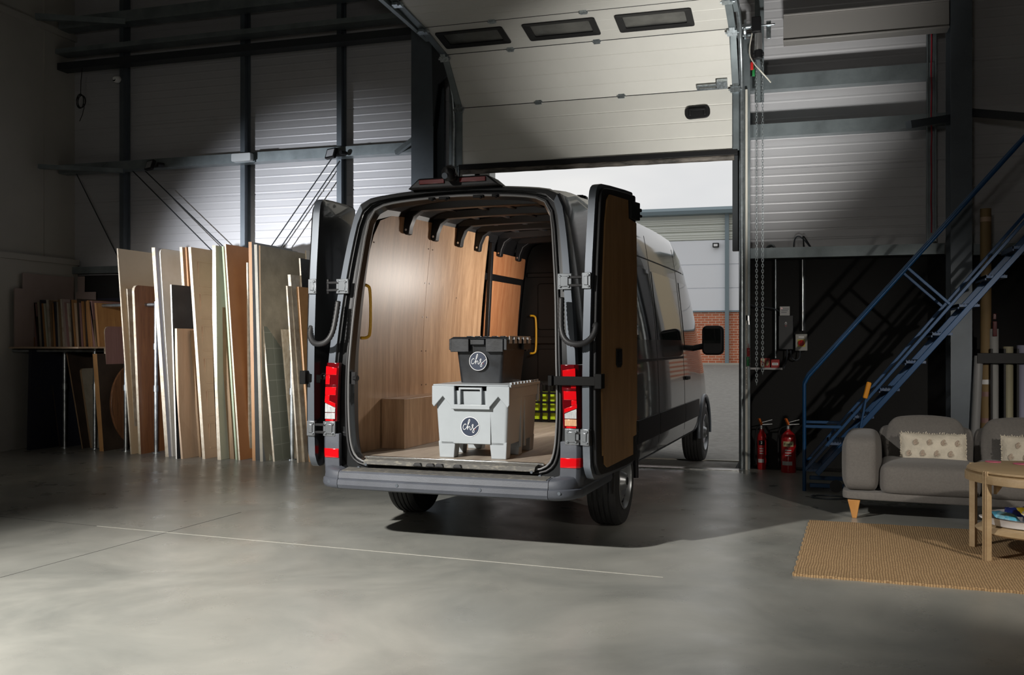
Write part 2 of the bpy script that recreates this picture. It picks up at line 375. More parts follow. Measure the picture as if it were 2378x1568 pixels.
m_hinge = mat('zinc_hinge', (.42, .47, .50), .3, .9, var=.3, vs=40)
for i in range(5):
    M, L = seg_frame(i); g = G(); n = 4 if i != 2 else 3
    e = .0015
    pr = [(.04, e), (0, e)]
    for k in range(1, n):
        zc = L*k/n; pr += [(0, zc-.008), (.004, zc-.003), (.004, zc+.003), (0, zc+.008)]
    pr += [(0, L-e), (.04, L-e)]
    wins = [(.10, .86), (1.14, 1.92), (2.19, 2.97)]
    if i == 2:
        xs = [0]+[v for w in wins for v in w]+[WX]
        for a, b in zip(xs[0::2], xs[1::2]): g.loft([[(x, p[0], p[1]) for p in pr] for x in (a, b)], M=M)
        for a, b in wins:
            g.bx(a, b, 0, .04, e, .19, M); g.bx(a, b, 0, .04, L-.17, L-e, M)
    else: g.loft([[(x, p[0], p[1]) for p in pr] for x in (0, WX)], M=M)
    g.build('door_panel', m_panel, door, smooth=30)
    if i == 2:
        for a, b in wins:
            o = rrect(b-a+.05, L-.36+.05, .03); q = rrect(b-a-.10, L-.36-.09, .02)
            cx, cz = (a+b)/2, (.19+L-.17)/2
            f = G(); f.loft([[(cx+p[0], y, cz+p[1]) for p in r] for r, y in ((o, .0), (o, -.014), (q, -.004), (q, .02))], False, False, M=M)
            fo = f.build('window_frame', m_black, door, smooth=30)
            f = G(); f.bx(a+.03, b-.03, .010, .022, .21, L-.19, M); f.build('pane', m_wing, fo)
    f = G(); f.bx(.02, WX-.02, -.002, .05, L-.007, L+.004, M); f.build('joint_strip', m_rubber_, door)
    # hinges along the joint above this panel
    if i < 4:
        xs = (1.02, 2.05) if i == 0 else (.82, 1.86)
        for x in xs:
            f = G(); f.box((x, -.012, L), (.075, .02, .06), M=M); f.tube([M @ Vector((x-.05, -.018, L)), M @ Vector((x+.05, -.018, L))], .008, 8)
            f.build('hinge', m_hinge, door)
    # side stiles and roller carriers
    for sx, x in ((0, -.03), (1, WX+.0)):
        f = G(); f.bx(x-.02, x+.055, -.022, 0, 0, L, M); f.bx(x-.02, x-.005, -.022, .05, 0, L, M); f.build('side_stile', m_girt, door)
        f = G(); f.box((x+.015, -.035, L-.03), (.11, .04, .07), M=M); f.box((x+.015, -.05, L+.02), (.06, .03, .05), M=M)
        f.tube([M @ Vector((x-.06, -.04, L-.03)), M @ Vector((x+.09, -.04, L-.03))], .012, 8)
        f.build('roller_carrier', m_hinge, door)
M, L = seg_frame(0)
f = G(); f.bx(-.02, WX+.04, -.028, .05, -.05, .012, M); f.build('bottom_rail', m_black, door, bevel=.004)
f = G(); f.tube([M @ Vector((k*WX/20, .01, -.075+.002*math.sin(k*3))) for k in range(21)], .035, 10)
f.build('bottom_seal', mat('worn_rubber_seal', (.03, .027, .024), .7, col2=(.16, .14, .12), vs=18, bump=.5, bs=50, stretch=(.3, 1, 1)), door, smooth=60)
p = atY(1620, 261, 11.5)
f = G(); f.prism(rrect(.29, .15, .06), -.012, .02, 'y', Matrix.Translation((p.x, 11.49, p.z)) @ Matrix.Rotation(math.radians(-2), 4, 'Y'))
h = f.build('lift_handle', m_black, door, bevel=.006)
f = G(); f.bx(p.x-.09, p.x+.09, 11.455, 11.475, p.z+.015, p.z+.04); f.bx(p.x-.10, p.x-.07, 11.46, 11.48, p.z-.04, p.z+.04); f.bx(p.x+.07, p.x+.10, 11.46, 11.48, p.z-.04, p.z+.04); f.build('grip', m_black, h, bevel=.004)
f = G(); M1, L1 = seg_frame(1); f.box((WX-.13, -.05, .09), (.12, .06, .10), M=M1); f.box((WX-.3, -.045, .08), (.22, .02, .02), M=M1); f.box((WX-.3, -.045, .035), (.22, .02, .02), M=M1); f.box((WX-.41, -.045, .057), (.02, .02, .06), M=M1)
f.build('slide_bolt', m_hinge, door)
# curved tracks
def arc_path(off):
    P = [(11.5+off, 0.02), (11.5+off, 4.25)]
    for k in range(1, 9):
        a = PI/2*k/9; P.append((11.5+off-.65*(1-math.cos(a)), 4.25+.85*math.sin(a)))
    return P+[(10.7, 5.12), (8.2, 5.20), (6.2, 5.26)]
for x, nm in ((DX0-.09, 'left'), (DX1+.085, 'right')):
    f = G()
    P = arc_path(.0)
    f.tube([(x, y, z) for y, z in P], .028, 8); f.build('track', m_galv, door, smooth=50)
    f = G(); f.bar((x, 10.62, 5.06), (x, 6.2, 5.20), .05, .09); f.build('track_angle', m_girt, door)
    s = 1 if x > -2 else -1
    f = G(); f.bx(x-.015, x+.015, 11.50, 11.60, 0, 5.0); f.bx(x-.03*s if s < 0 else x-.0, x+.09*s, 11.56, 11.62, 0, 5.0); f.build('track_post', m_girt, door)
f = G(); f.tube([(DX0-.1, 11.42, 5.0), (DX1+.30, 11.42, 5.0)], .016, 8); f.build('torsion_shaft', m_galv, door)
# frame posts and threshold
g = G(); g.bx(DX1+.045, DX1+.115, 11.62, 12.3, 0, 5.1); g.bx(DX1-.03, DX1+.05, 11.62, 11.72, 2.55, 5.1); struct(g.build('trim_5', m_dsteel))
g = G(); g.bx(DX0-.14, DX0-.05, 11.62, 12.3, 0, 5.1); struct(g.build('trim_6', m_dsteel))
g = G(); g.bx(DX0-.05, DX1+.06, 11.36, 11.42, 0, .012); struct(g.build('trim_7', m_alu))
m_cream = mat('cream_conduit', (.55, .53, .47), .45)
g = G(); g.bx(DX1+.125, DX1+.15, 11.50, 11.55, 0, 4.4); struct(g.build('trim_8', m_cream))
# ------------------------------------------------------------------ the van (local: x right, y forward, z up, origin on the floor under the rear face)
van = thing('cargo_van', 'dark grey high-roof cargo van backed into the hall with both rear doors open', 'van', (-2.454, 6.465, 0), math.radians(-2.52))
HALF = [(0, .40), (.93, .40), (.975, .45), (.985, .62), (.985, .9), (.972, 1.25), (.945, 1.6), (.91, 1.9), (.88, 2.15), (.845, 2.36), (.82, 2.47), (.785, 2.535), (.70, 2.572), (.45, 2.598), (.2, 2.612), (0, 2.615)]
OPEN = [(0, .578), (.62, .580), (.74, .61), (.79, .70), (.808, .9), (.812, 1.15), (.798, 1.5), (.78, 1.85), (.755, 2.1), (.735, 2.3), (.715, 2.42), (.665, 2.487), (.56, 2.518), (.35, 2.537), (.1, 2.548), (0, 2.55)]
def full(h): return h+[(-x, z) for x, z in h[-2:0:-1]]
CZ = .85; NA = 144
ANG = [-PI/2+2*PI*k/NA for k in range(NA)]
def sample(poly, c=CZ):
    out = []
    for a in ANG:
        dx, dz = math.cos(a), math.sin(a); best = None
        for i in range(len(poly)):
            x0, z0 = poly[i]; x1, z1 = poly[(i+1) % len(poly)]; z0 -= c; z1 -= c
            ex, ez = x1-x0, z1-z0; den = dx*ez-dz*ex
            if abs(den) < 1e-12: continue
            t = (x0*ez-z0*ex)/den; u = (x0*dz-z0*dx)/den
            if t > 0 and -1e-6 <= u <= 1+1e-6 and (best is None or t > best): best = t
        out.append((dx*best, dz*best+c))
    return out
OUTP = sample(chaikin(full(HALF), 2)); OPP = sample(chaikin(full(OPEN), 2))
def lean(z): return 0 if z < 1.3 else .17*((z-1.3)/1.25)**1.25
TOP = [(0, 2.612), (1.2, 2.69), (3.8, 2.72), (4.5, 2.70), (4.9, 2.60), (5.2, 2.45), (5.5, 2.25), (5.85, 1.94), (6.15, 1.62), (6.33, 1.40), (6.45, 1.28), (6.65, 1.13), (6.75, .96), (6.82, .86)]
WID = [(0, 1), (5.6, 1), (6.0, .985), (6.25, .96), (6.4, .92), (6.65, .83), (6.82, .70)]
def interp(T, y):
    if y <= T[0][0]: return T[0][1]
    for (a, b), (c, d) in zip(T, T[1:]):
        if y <= c: return b+(d-b)*(y-a)/(c-a)
    return T[-1][1]
def section(y):
    tp, w = interp(TOP, y), interp(WID, y); zb = .40 if y < 6.4 else .40-.15*(y-6.4)
    out = []
    for x, z in OUTP:
        if z > .85: z = .85+(z-.85)*(tp-.85)/(2.612-.85)
        if tp < 2.6 and z > 1.25: pass
        out.append((x*w, z))
    return out
def hw(y, z):
    sec = section(y)[NA//4-30:NA*3//4]; best = 0
    sec = [p for p in section(y) if p[0] >= 0]; sec.sort(key=lambda p: p[1])
    side = [p for p in sec if p[0] > .3]
    for a, b in zip(side, side[1:]):
        if a[1] <= z <= b[1] and b[1] > a[1]: return a[0]+(b[0]-a[0])*(z-a[1])/(b[1]-a[1])
    return side[-1][0] if z > side[-1][1] else side[0][0]
def mix(A, B, t): return [(a[0]+(b[0]-a[0])*t, a[1]+(b[1]-a[1])*t) for a, b in zip(A, B)]
def ringL(P, y): return [(x, y+lean(z), z) for x, z in P]
Z06 = [(x*.988, .85+(z-.85)*.992) for x, z in OUTP]
rings = []
ys = [6.82, 6.75, 6.65, 6.5, 6.4, 6.3, 6.15, 6.05, 5.95, 5.8, 5.6, 5.5, 5.35, 5.2, 5.05, 4.9, 4.7, 4.5, 4.35, 4.0, 3.5, 3.0, 2.5, 2.0, 1.5, 1.0, .6]
for y in ys: rings.append([(x, y, z) for x, z in section(y)])
rings.append([(x, .35+lean(z)*.35, z) for x, z in OUTP])
rings.append(ringL(OUTP, .03)); rings.append(ringL(Z06, .0))
rings.append(ringL(mix(Z06, OPP, .38), -.002)); rings.append(ringL(mix(Z06, OPP, .42), .02)); rings.append(ringL(mix(Z06, OPP, .50), .02)); rings.append(ringL(mix(Z06, OPP, .54), .055)); rings.append(ringL(mix(Z06, OPP, .93), .065))
rings.append(ringL(OPP, .05))
OP2 = [(x*.975, .85+(z-.85)*.985) for x, z in OPP]
rings.append(ringL(OP2, .10))
def inner(y): return [(max(-.93, min(.93, x*.975)), max(.60, .85+(z-.85)*.98)) for x, z in section(y)]
INN = inner(4.2)
rings.append([(x, .26+lean(z)*.5, z) for x, z in mix(OP2, inner(.3), .4)])
rings.append([(x, .31+lean(z)*.5, z) for x, z in inner(.35)])
for y in (.6, 1, 2, 3, 4.30): rings.append([(x, y, z) for x, z in inner(y)])
g = G(); g.loft(rings)
body = g.build('body_shell', m_paint, van, smooth=32)
body['label'] = 'dark glossy painted body'
# wheel arches cut out of the body
cut = G()
for y in (1.35, 5.84):
    for s in (-1, 1): cut.cyl((s*.60, y, .36), (s*1.3, y, .36), .44, n=48)
co = cut.build('cutter', None); bm_ = body.modifiers.new('b', 'BOOLEAN'); bm_.operation = 'DIFFERENCE'; bm_.object = co; bm_.solver = 'EXACT'
bpy.context.view_layer.update()
dg = bpy.context.evaluated_depsgraph_get(); nm = bpy.data.meshes.new_from_object(body.evaluated_get(dg))
body.modifiers.clear(); body.data = nm; bpy.data.objects.remove(co)
# give inner surfaces their own look
nm.materials.clear()
for m in (m_paint, m_inmetal, m_jamb): nm.materials.append(m)
for p in nm.polygons:
    c = p.center
    inside = c.y > .09+lean(c.z) and c.y < 4.32 and (p.normal.x*c.x+p.normal.z*(c.z-1.5) < -.02 or p.normal.y < -.9)
    p.material_index = 1 if inside else 0
    if math.hypot(c.y-1.35, c.z-.36) < .435 or math.hypot(c.y-5.84, c.z-.36) < .435: p.material_index = 1
    if c.y < .02+lean(c.z) and .5 < c.z < 2.5 and abs(c.x) > hw(.5, c.z)-.055: p.material_index = 2

def patch(y0, y1, z0, z1, off, name, m, side=1, parent=None, ny=8, nz=6, slant=0, th=.0):
    g = G(); rows = []
    for i in range(nz+1):
        z = z0+(z1-z0)*i/nz; r = []
        for j in range(ny+1):
            ye = y1-slant*i/nz; y = y0+(ye-y0)*j/ny
            r.append((side*(hw(y, z)+off), y, z))
        rows.append(r)
    inner = [[(p[0]-side*(off+.01), p[1], p[2]) for p in r] for r in rows]
    W_ = ny+1; vs = [p for r in rows for p in r]+[p for r in inner for p in r]; n0 = (nz+1)*W_; fs = []
    for i in range(nz):
        for j in range(ny):
            a = i*W_+j; fs.append((a, a+1, a+W_+1, a+W_)); fs.append((n0+a, n0+a+W_, n0+a+W_+1, n0+a+1))
    for i in range(nz):
        for e in (0, ny):
            a = i*W_+e; fs.append((a, a+W_, n0+a+W_, n0+a))
    for j in range(ny):
        for e in (0, nz):
            a = e*W_+j; fs.append((a, a+1, n0+a+1, n0+a))
    g.add(vs, fs); return g.build(name, m, parent or van, smooth=30)
for s in (1, -1):
    for (a, b) in ((.12, .86), (1.84, 2.84), (2.86, 4.33), (4.35, 5.33)): patch(a, b, .60, .80, .012, 'side_moulding', m_black, s)
    patch(1.84, 5.33, .405, .44, .010, 'sill_trim', m_dplast, s)
    patch(1.1, 2.78, 1.50, 2.16, .004, 'side_window', m_glass_d, s)
    patch(2.93, 4.26, 1.50, 2.16, .004, 'side_window', m_glass_d, s)
    o = patch(4.46, 5.86, 1.40, 2.14, .005, 'side_window', m_glass_d, s, slant=.52)
    for y in (2.85, 4.34): patch(y-.006, y+.006, .45, 2.5, .0015, 'panel_gap', m_black, s, ny=1, nz=24)
    patch(1.84, 4.34, 1.30, 1.325, .006, 'slide_rail', m_rubber, s, ny=12, nz=1)
    patch(.7, 5.0, 2.262, 2.275, .002, 'roof_gutter', m_black, s, ny=16, nz=1)
    f = G(); f.box((s*(hw(4.5, 1.05)+.012), 4.50, 1.08), (.03, .20, .04)); f.build('door_handle', m_black, van, bevel=.008)
    for yc, r in ((1.35, .455), (5.84, .455)):
        f = G(); f.tube([(s*.982, yc+r*math.cos(a), .36+r*math.sin(a)) for a in [math.radians(d) for d in range(-5, 186, 10)]], .024, 8); f.build('wheel_arch_trim', m_black if yc < 3 else m_jamb, van, smooth=50)  # front arch in lighter grey: its bright reflection is put into the colour
    # mirror
    f = G(); f.prism(rrect(.24, .34, .06), -.07, .06, 'y', Matrix.Translation((s*1.20, 5.02, 1.50)))
    mo = f.build('wing_mirror', m_black, van, bevel=.02)
    f = G(); f.tube([(s*.93, 5.1, 1.40), (s*1.12, 5.05, 1.44)], .035, 8); f.build('mirror_arm', m_black, mo)
    f = G(); f.box((s*1.20, 4.948, 1.55), (.19, .006, .17)); f.build('mirror_glass', m_glass_d, mo)
# windscreen and front lamps
g = G(); g.loft([[(x, y, z) for x, y, z in r] for r in ([(-.70, 5.27, 2.42), (.70, 5.27, 2.42), (.70, 5.25, 2.38), (-.70, 5.25, 2.38)], [(-.82, 6.32, 1.43), (.82, 6.32, 1.43), (.82, 6.28, 1.39), (-.82, 6.28, 1.39)])])
g.build('windscreen', m_glass_d, van)
# bumper with step
g = G()
SEC = [(-.13, .552), (-.03, .548), (.002, .542), (.014, .530), (.022, .492), (.020, .486), (.033, .478), (.037, .445), (.026, .420), (-.03, .403), (-.13, .400)]
prof = [(-.118-d, z) for d, z in SEC]
g.loft([[(x, y+.012*abs(x/.80)**3, z) for y, z in prof] for x in (-.797, -.6, -.3, 0, .3, .6, .797)])
for x in (-.88, -.33, .30, .88): pass

bp_ = g.build('rear_bumper', m_dplast, van, smooth=30)
g = G(); g.loft([[(x, y, z) for y, z in ((-.112, .5455), (.005, .556), (.005, .550), (-.112, .5405))] for x in (-.78, -.4, 0, .4, .78)]); g.build('step_pad', m_step, bp_)
for s in (-1, 1):
    g = G(); R = []
    pth = [(.801, -.106, 0, -1)]+[(.80+.165*math.sin(a), .059-.165*math.cos(a), math.sin(a), -math.cos(a)) for a in [PI/2*k/7 for k in range(1, 8)]]+[(.965, .3, 1, 0), (.965, .60, 1, 0), (.965, .87, 1, 0)]
    for q, (x, y, nx, ny) in enumerate(pth):
        R.append([(s*(x+nx*d), y+ny*d, z+(.03*min(1, q/7) if z > .5 else 0)) for d, z in [(d if d > -.1 else -.09, z) for d, z in SEC]])
    g.loft(R); bc_ = g.build('bumper_corner', m_dplast, bp_, smooth=50)
    for x, yy in ((.315, -.153), (.875, -.125)):
        g = G(); g.cyl((s*x, yy+.02, .462), (s*x, yy-.004, .462), .012, n=16); g.build('parking_sensor', m_jamb, bp_)
    for (x, z) in ((.70, .575), (.64, .60)):
        g = G(); g.cyl((s*x, .02, z-.02), (s*x, -.006, z-.02), .010, n=12); g.build('fixing_screw', m_jamb, van)
    # lower pillar cover rising from the corner, reflector, lamp
    def pil(z0, z1, x0, x1, d0, name, m, par, n=4, wr=.10, bev=.004):
        g = G(); R = []
        for i in range(n+1):
            z = z0+(z1-z0)*i/n; e = lean(z)
            xo = hw(.5, z)+.012; w0 = xo-x0; 
            R.append([(s*(xo-x1), e-d0, z), (s*(xo-.03), e-d0, z), (s*(xo-.004), e-d0+.03, z), (s*xo, e+wr, z), (s*(xo-.03), e+wr, z), (s*(xo-x1), e+.02, z)])
        g.loft(R); return g.build(name, m, par, bevel=bev, smooth=50)
    pil(.50, .80, 0, .145, .02, 'pillar_cover', m_dplast, van)
    pil(.622, .690, 0, .143, .026, 'reflector', m_red, van)
    lp = pil(.89, 1.325, 0, .125, .018, 'tail_lamp', m_dred, van, 8, .16)
    def seg(z0, z1, a, b, m, name='lamp_segment', o0=0, o1=0):
        g = G(); R = []
        for oz, z in ((o0, z0), (o1, z1)):
            xo = hw(.5, z)+.012; e = lean(z)
            R.append([(s*(xo-b), e-.024, z), (s*(xo-a), e-.024, z+oz), (s*(xo-a), e-.010, z+oz), (s*(xo-b), e-.010, z)])
        g.loft(R); g.build(name, m, lp, bevel=.002)
    seg(1.235, 1.285, .022, .112, m_red, o1=.015); seg(1.165, 1.232, .022, .058, m_red)
    seg(1.150, 1.163, .022, .112, m_dred); seg(1.085, 1.145, .022, .112, m_red); seg(1.045, 1.083, .022, .060, m_red, o0=.012); seg(.995, 1.022, .022, .112, m_red, o0=.035, o1=.035)
    seg(.958, .990, .026, .110, m_clear, 'reversing_lamp', o1=.035); seg(.908, .953, .026, .110, m_amber if s > 0 else m_clear, 'indicator_lamp'); seg(.893, .905, .03, .10, m_red)
    # hinges
    for zc in (1.895, .835):
        xo = hw(.5, zc); e = lean(zc)
        g = G(); g.box((s*(xo-.05), e-.014, zc), (.10, .02, .11)); g.box((s*(xo-.05), e-.026, zc), (.055, .012, .07))
        for dx in (-.03, .03):
            for dz in (-.035, .035): g.cyl((s*(xo-.05)+dx, e-.02, zc+dz), (s*(xo-.05)+dx, e-.034, zc+dz), .009, n=8)
        ho = g.build('door_hinge', m_hingep, van, bevel=.003)
        g = G(); g.box((s*(xo+.03), e-.012, zc+.028), (.10, .03, .018)); g.box((s*(xo+.03), e-.012, zc-.028), (.10, .03, .018)); g.cyl((s*(xo+.075), e-.01, zc-.055), (s*(xo+.075), e-.01, zc+.055), .014, n=10)
        g.build('hinge_knuckle', m_inmetal, ho, bevel=.002)
    # bellows cable tube
    P = [(s*.86, -.02, 1.78), (s*.865, -.045, 1.66), (s*.875, -.075, 1.54), (s*.92, -.09, 1.475), (s*.99, -.085, 1.46), (s*1.05, -.06, 1.475), (s*1.095, -.03, 1.53), (s*1.10, .0, 1.60), (s*1.085, .02, 1.58)]
    P = chaikin(P, 3, False); PP = []
    for a, b in zip(P, P[1:]): PP.append(a)
    rr = [.019+.0035*(k % 2) for k in range(len(PP))]
    G().tube(PP, rr, 10).build('cable_bellows', m_rubber, van, smooth=60)
    # door check strap
    g = G(); g.bar(((.80 if s > 0 else -1.035), -.035 if s > 0 else .03, 1.215 if s > 0 else 1.20), (s*1.12, -.055, 1.215), .012, .062)
    if s > 0: g.box((s*.79, -.03, 1.215), (.03, .06, .072))
    g.box((s*1.13, -.03, 1.215), (.05, .09, .10)); g.build('door_check_strap', m_strap, van, bevel=.004)
    # seal lines
G().tube([(x, .045+lean(z), z) for x, z in OPP], .008, 8, True).build('opening_seal', mat('grey_edge_seal', (.14, .14, .14), .45), van, smooth=60)
G().tube([(x, .052+lean(z), z) for x, z in mix(Z06, OPP, .86)], .010, 8, True).build('weather_strip', m_rubber, van, smooth=60)
# registration lamp strip and third brake light, camera
g = G(); g.prism([(-.36, 0), (-.27, .075), (.27, .075), (.36, 0)], -.04, .18, 'y', Matrix.Translation((0, .15, 2.60))); br = g.build('brake_light_housing', m_black, van, bevel=.012)
for a, b in ((-.26, -.06), (.06, .26)):
    g = G(); g.bx(a, b, .098, .115, 2.630, 2.662); g.build('brake_lens', m_dred, br, bevel=.003)
g = G(); g.tube([(0, .06, 2.665), (0, .02, 2.70), (-.01, .0, 2.70)], [.05, .045, .03], 12); g.tube([(0, .16, 2.66), (0, .04, 2.70)], [.04, .055], 12); cm = g.build('reversing_camera', m_black, van, smooth=50)
g = G(); g.cyl((-.005, .005, 2.665), (-.005, -.018, 2.66), .022, n=16); g.build('camera_eye', m_jamb, cm)
# floor sill, latches
g = G(); g.loft([[(x, -.0+y, z) for y, z in ((-.005, .585), (.02, .614), (.075, .622), (.10, .626), (.10, .60), (.0, .58))] for x in (-.66, -.3, 0, .3, .66)]); g.build('dusty_sill', m_step, van)
g = G(); g.bx(-.70, .70, .095, .125, .615, .632); g.build('sill_trim_strip', m_alu, van, bevel=.004)
for x in (-.22, -.12, -.05, .09):
    g = G(); g.prism([(-.035, 0), (-.02, .022), (.02, .022), (.035, 0)], -.012, .015, 'y', Matrix.Translation((x, -.008, .588))); g.build('latch', m_rubber, van, bevel=.002)
g = G(); g.bx(-.87, .87, .12, 4.28, .602, .620); g.build('load_floor', m_plyfloor, van)
# ply lining left side (inner wall follows the body, slightly sloped in at the top)
def wallx(z): return -.872 if z < 1.5 else -.872+.09*((z-1.5)/1.0)**1.3
def sheet(y0, y1, z0, z1, name, m, rear=None, ry=0, off=0, s=1, r=.03):
    n = 16; g = G(); R = []
    for i in range(n+1):
        z = z0+(z1-z0)*i/n; a = y0
        if rear: a = y0+interp(rear, z)
        b = y1
        if r and (i == 0 or i == n): a += r*.5; b -= r*.5
        x = wallx(z)+off
        R.append([(s*x, a, z), (s*x, b, z), (s*(x-.009), b, z), (s*(x-.009), a, z)])
    g.loft(R); return g.build(name, m, van, smooth=30)
rear = [(.62, .05), (.8, 0), (1.6, .0), (1.95, .05), (2.2, .09), (2.35, .14), (2.45, .22), (2.52, .38), (2.56, .6)]
a = sheet(.31, 1.505, .62, 2.56, 'ply_lining', m_ply, rear, r=0); sheet(1.51, 2.90, .62, 2.56, 'ply_lining', m_ply, r=0)
for s_ in (1,): sheet(.31, 4.25, .62, 2.50, 'right_lining', m_ply, rear, s=-1, r=0)
sheet(2.985, 4.12, 2.19, 2.42, 'sliding_door_ply', m_plyD); sheet(2.985, 4.06, .95, 2.12, 'sliding_door_ply', m_plyD)
g = G(); g.bar((wallx(1.5)+.01, 2.945, .64), (wallx(2.5)+.02, 2.945, 2.50), .06, .04, (1, 0, 0)); g.build('inner_pillar', m_inmetal, van, bevel=.008)
for yy, zz in [(1.47, z) for z in (.8, 1.1, 1.4, 1.7, 2.0, 2.3)]+[(1.56, z) for z in (.8, 1.1, 1.4, 1.7, 2.0, 2.3)]+[(.33, 1.62), (.45, 2.26), (2.2, 1.9), (2.4, 1.2)]:
    g = G(); x = wallx(zz); g.cyl((x, yy, zz), (x+.004, yy, zz), .006, n=8); g.build('screw_head', m_chrome, van)
# wheel boxes
for s in (-1, 1):
    g = G(); x0, x1 = sorted((s*.866, s*.66)); g.bx(x0, x1, .685, 1.95, .62, 1.02); g.build('wheel_box', m_ply, van, bevel=.003)
# yellow grab rails
def grab(x, y, z0, z1, dx):
    g = G(); P = [(x, y, z1), (x+dx*.6, y+.04, z1), (x+dx, y+.06, z1-.03), (x+dx, y+.06, z0+.03), (x+dx*.6, y+.04, z0), (x, y, z0)]
    g.tube(chaikin(P, 2, False), .012, 10); return g.build('grab_rail', m_yel, van, smooth=60)
grab(-.845, .30, 1.51, 1.92, .055)
grab(-.74, 4.14, 1.35, 1.78, .05)
g = G(); g.tube([(-.77, .06, 1.21), (-.74, .055, 1.21)], .022, 8); g.box((-.77, .06, 1.21), (.03, .03, .09)); g.build('buffer', m_black, van)
# roof ribs and brackets
for i, y in enumerate((.98, 1.53, 2.10, 2.58, 3.2, 3.8)):
    P = []
    R = []
    for k in range(13):
        x = -.76+1.52*k/12; z = 2.605-.015*abs(x/.76)**2
        R.append([(x, y-.07, z+.03), (x, y-.045, z-.03), (x, y+.045, z-.03), (x, y+.07, z+.03)])
    g = G(); g.loft(R); g.build('roof_rib', m_inmetal, van, bevel=.004)
    for s in (-1, 1):
        g = G(); g.prism([(s*a_, b_) for a_, b_ in ((.77, 2.62), (.52, 2.62), (.60, 2.585), (.70, 2.52), (.735, 2.44), (.745, 2.375), (.775, 2.37), (.795, 2.39), (.79, 2.45))], y-.04, y+.04, 'y')
        rb = g.build('rib_bracket', m_inmetal, van, bevel=.008)
        g = G(); g.cyl((s*.765, y-.04, 2.41), (s*.765, y-.047, 2.41), .010, n=10); g.build('bolt', m_chrome, rb)
g = G()
for x in (-.55, -.25, 0, .25, .55): g.bx(x-.02, x+.02, 1.0, 4.2, 2.615, 2.63)
g.build('roof_swage', m_roofin, van)
# bulkhead with pressed panels
g = G(); g.prism([(p[0]*.985, .85+(p[1]-.85)*.985) for p in INN], 4.24, 4.27, 'y'); bk = g.build('bulkhead', m_bulk, van)
for xc in (-.55, -.18, .18, .55):
    for z0, z1 in ((.80, 1.40), (1.62, 2.15)):
        g = G(); g.prism(rrect(.26, z1-z0, .03, 3, xc, (z0+z1)/2), 4.222, 4.24, 'y'); g.build('pressed_panel', m_bulk, bk, bevel=.008)
g = G(); g.bx(-.8, .8, 4.20, 4.24, 1.46, 1.54); g.bx(-.8, .8, 4.20, 4.24, 2.22, 2.27); g.build('bulkhead_rail', m_bulk, bk, bevel=.006)
g = G(); g.bx(-.82, -.73, 3.80, 3.84, 2.47, 2.56); g.build('cab_lamp', mat('pale_plastic_lamp', (.45, .46, .42), .35), van, bevel=.008)
# hi-vis vest bits seen low in front of the bulkhead
# header latch pieces
for x, w in ((-.20, .03), (-.10, .05), (.17, .05), (.30, .03)):
    g = G(); g.box((x, .20, 2.535), (w*1.6, .03, .022)); g.cyl((x+w*.5, .19, 2.53), (x+w*.5, .17, 2.52), .010, n=8); g.build('header_latch', m_strap, van, bevel=.003)
# ---- wheels
def wheel(x, y, s, nm):
    g = G(); M = Matrix.Translation((x, y, .355)) @ Matrix.Rotation(PI/2*s, 4, 'Y')
    w = .118
    pr = [(.215, -w+.012), (.23, -w), (.30, -w-.006), (.335, -w+.004), (.350, -w+.025)]
    for zc in (-.06, -.02, .02, .06): pr += [(.355, zc-.016), (.347, zc-.005), (.347, zc+.0), (.355, zc+.005)]
    pr += [(.350, w-.025), (.335, w-.004), (.30, w+.006), (.23, w), (.215, w-.012)]
    g.lathe(pr+[pr[0]], 48, M); t = g.build('wheel', m_tyre, van, smooth=35); t['label'] = 'black tyre with grey steel rim'
    g = G(); g.lathe([(.222, w-.006), (.226, w+.004), (.215, w+.008), (.205, w-.01), (.200, w-.05), (.19, w-.055), (.17, w-.03), (.13, w-.012), (.085, w-.028), (.07, w-.005), (.055, w+.018), (.0, w+.020), (.0, w-.09), (.2, w-.10), (.222, -w+.02)], 48, M); r = g.build('rim', m_rim, t, smooth=35)
    for k in range(16):
        a = 2*PI*k/16; g = G(); g.tube([(.178*math.cos(a), .178*math.sin(a), w-.055), (.182*math.cos(a), .182*math.sin(a), w-.028)], .016, 10, M=M); g.build('vent_hole', m_black, r)
    g = G(); g.lathe([(.0, w+.024), (.03, w+.023), (.035, w+.015), (.035, w)], 20, M); g.build('hub_cap', m_black, r, smooth=40)
for s in (-1, 1):
    wheel(s*.872, 1.35, s, 'rear'); wheel(s*.872, 5.84, s, 'front')
g = G(); g.cyl((-.8, 1.35, .34), (.8, 1.35, .34), .05); g.lathe([(0, -.12), (.12, -.08), (.14, 0), (.12, .08), (0, .12)], 16, Matrix.Translation((0, 1.35, .34)) @ Matrix.Rotation(PI/2, 4, 'X')); g.build('rear_axle', m_black, van)
g = G(); g.bx(-.6, -.5, .1, 6, .42, .5); g.bx(.5, .6, .1, 6, .42, .5); g.build('chassis_rail', m_black, van)
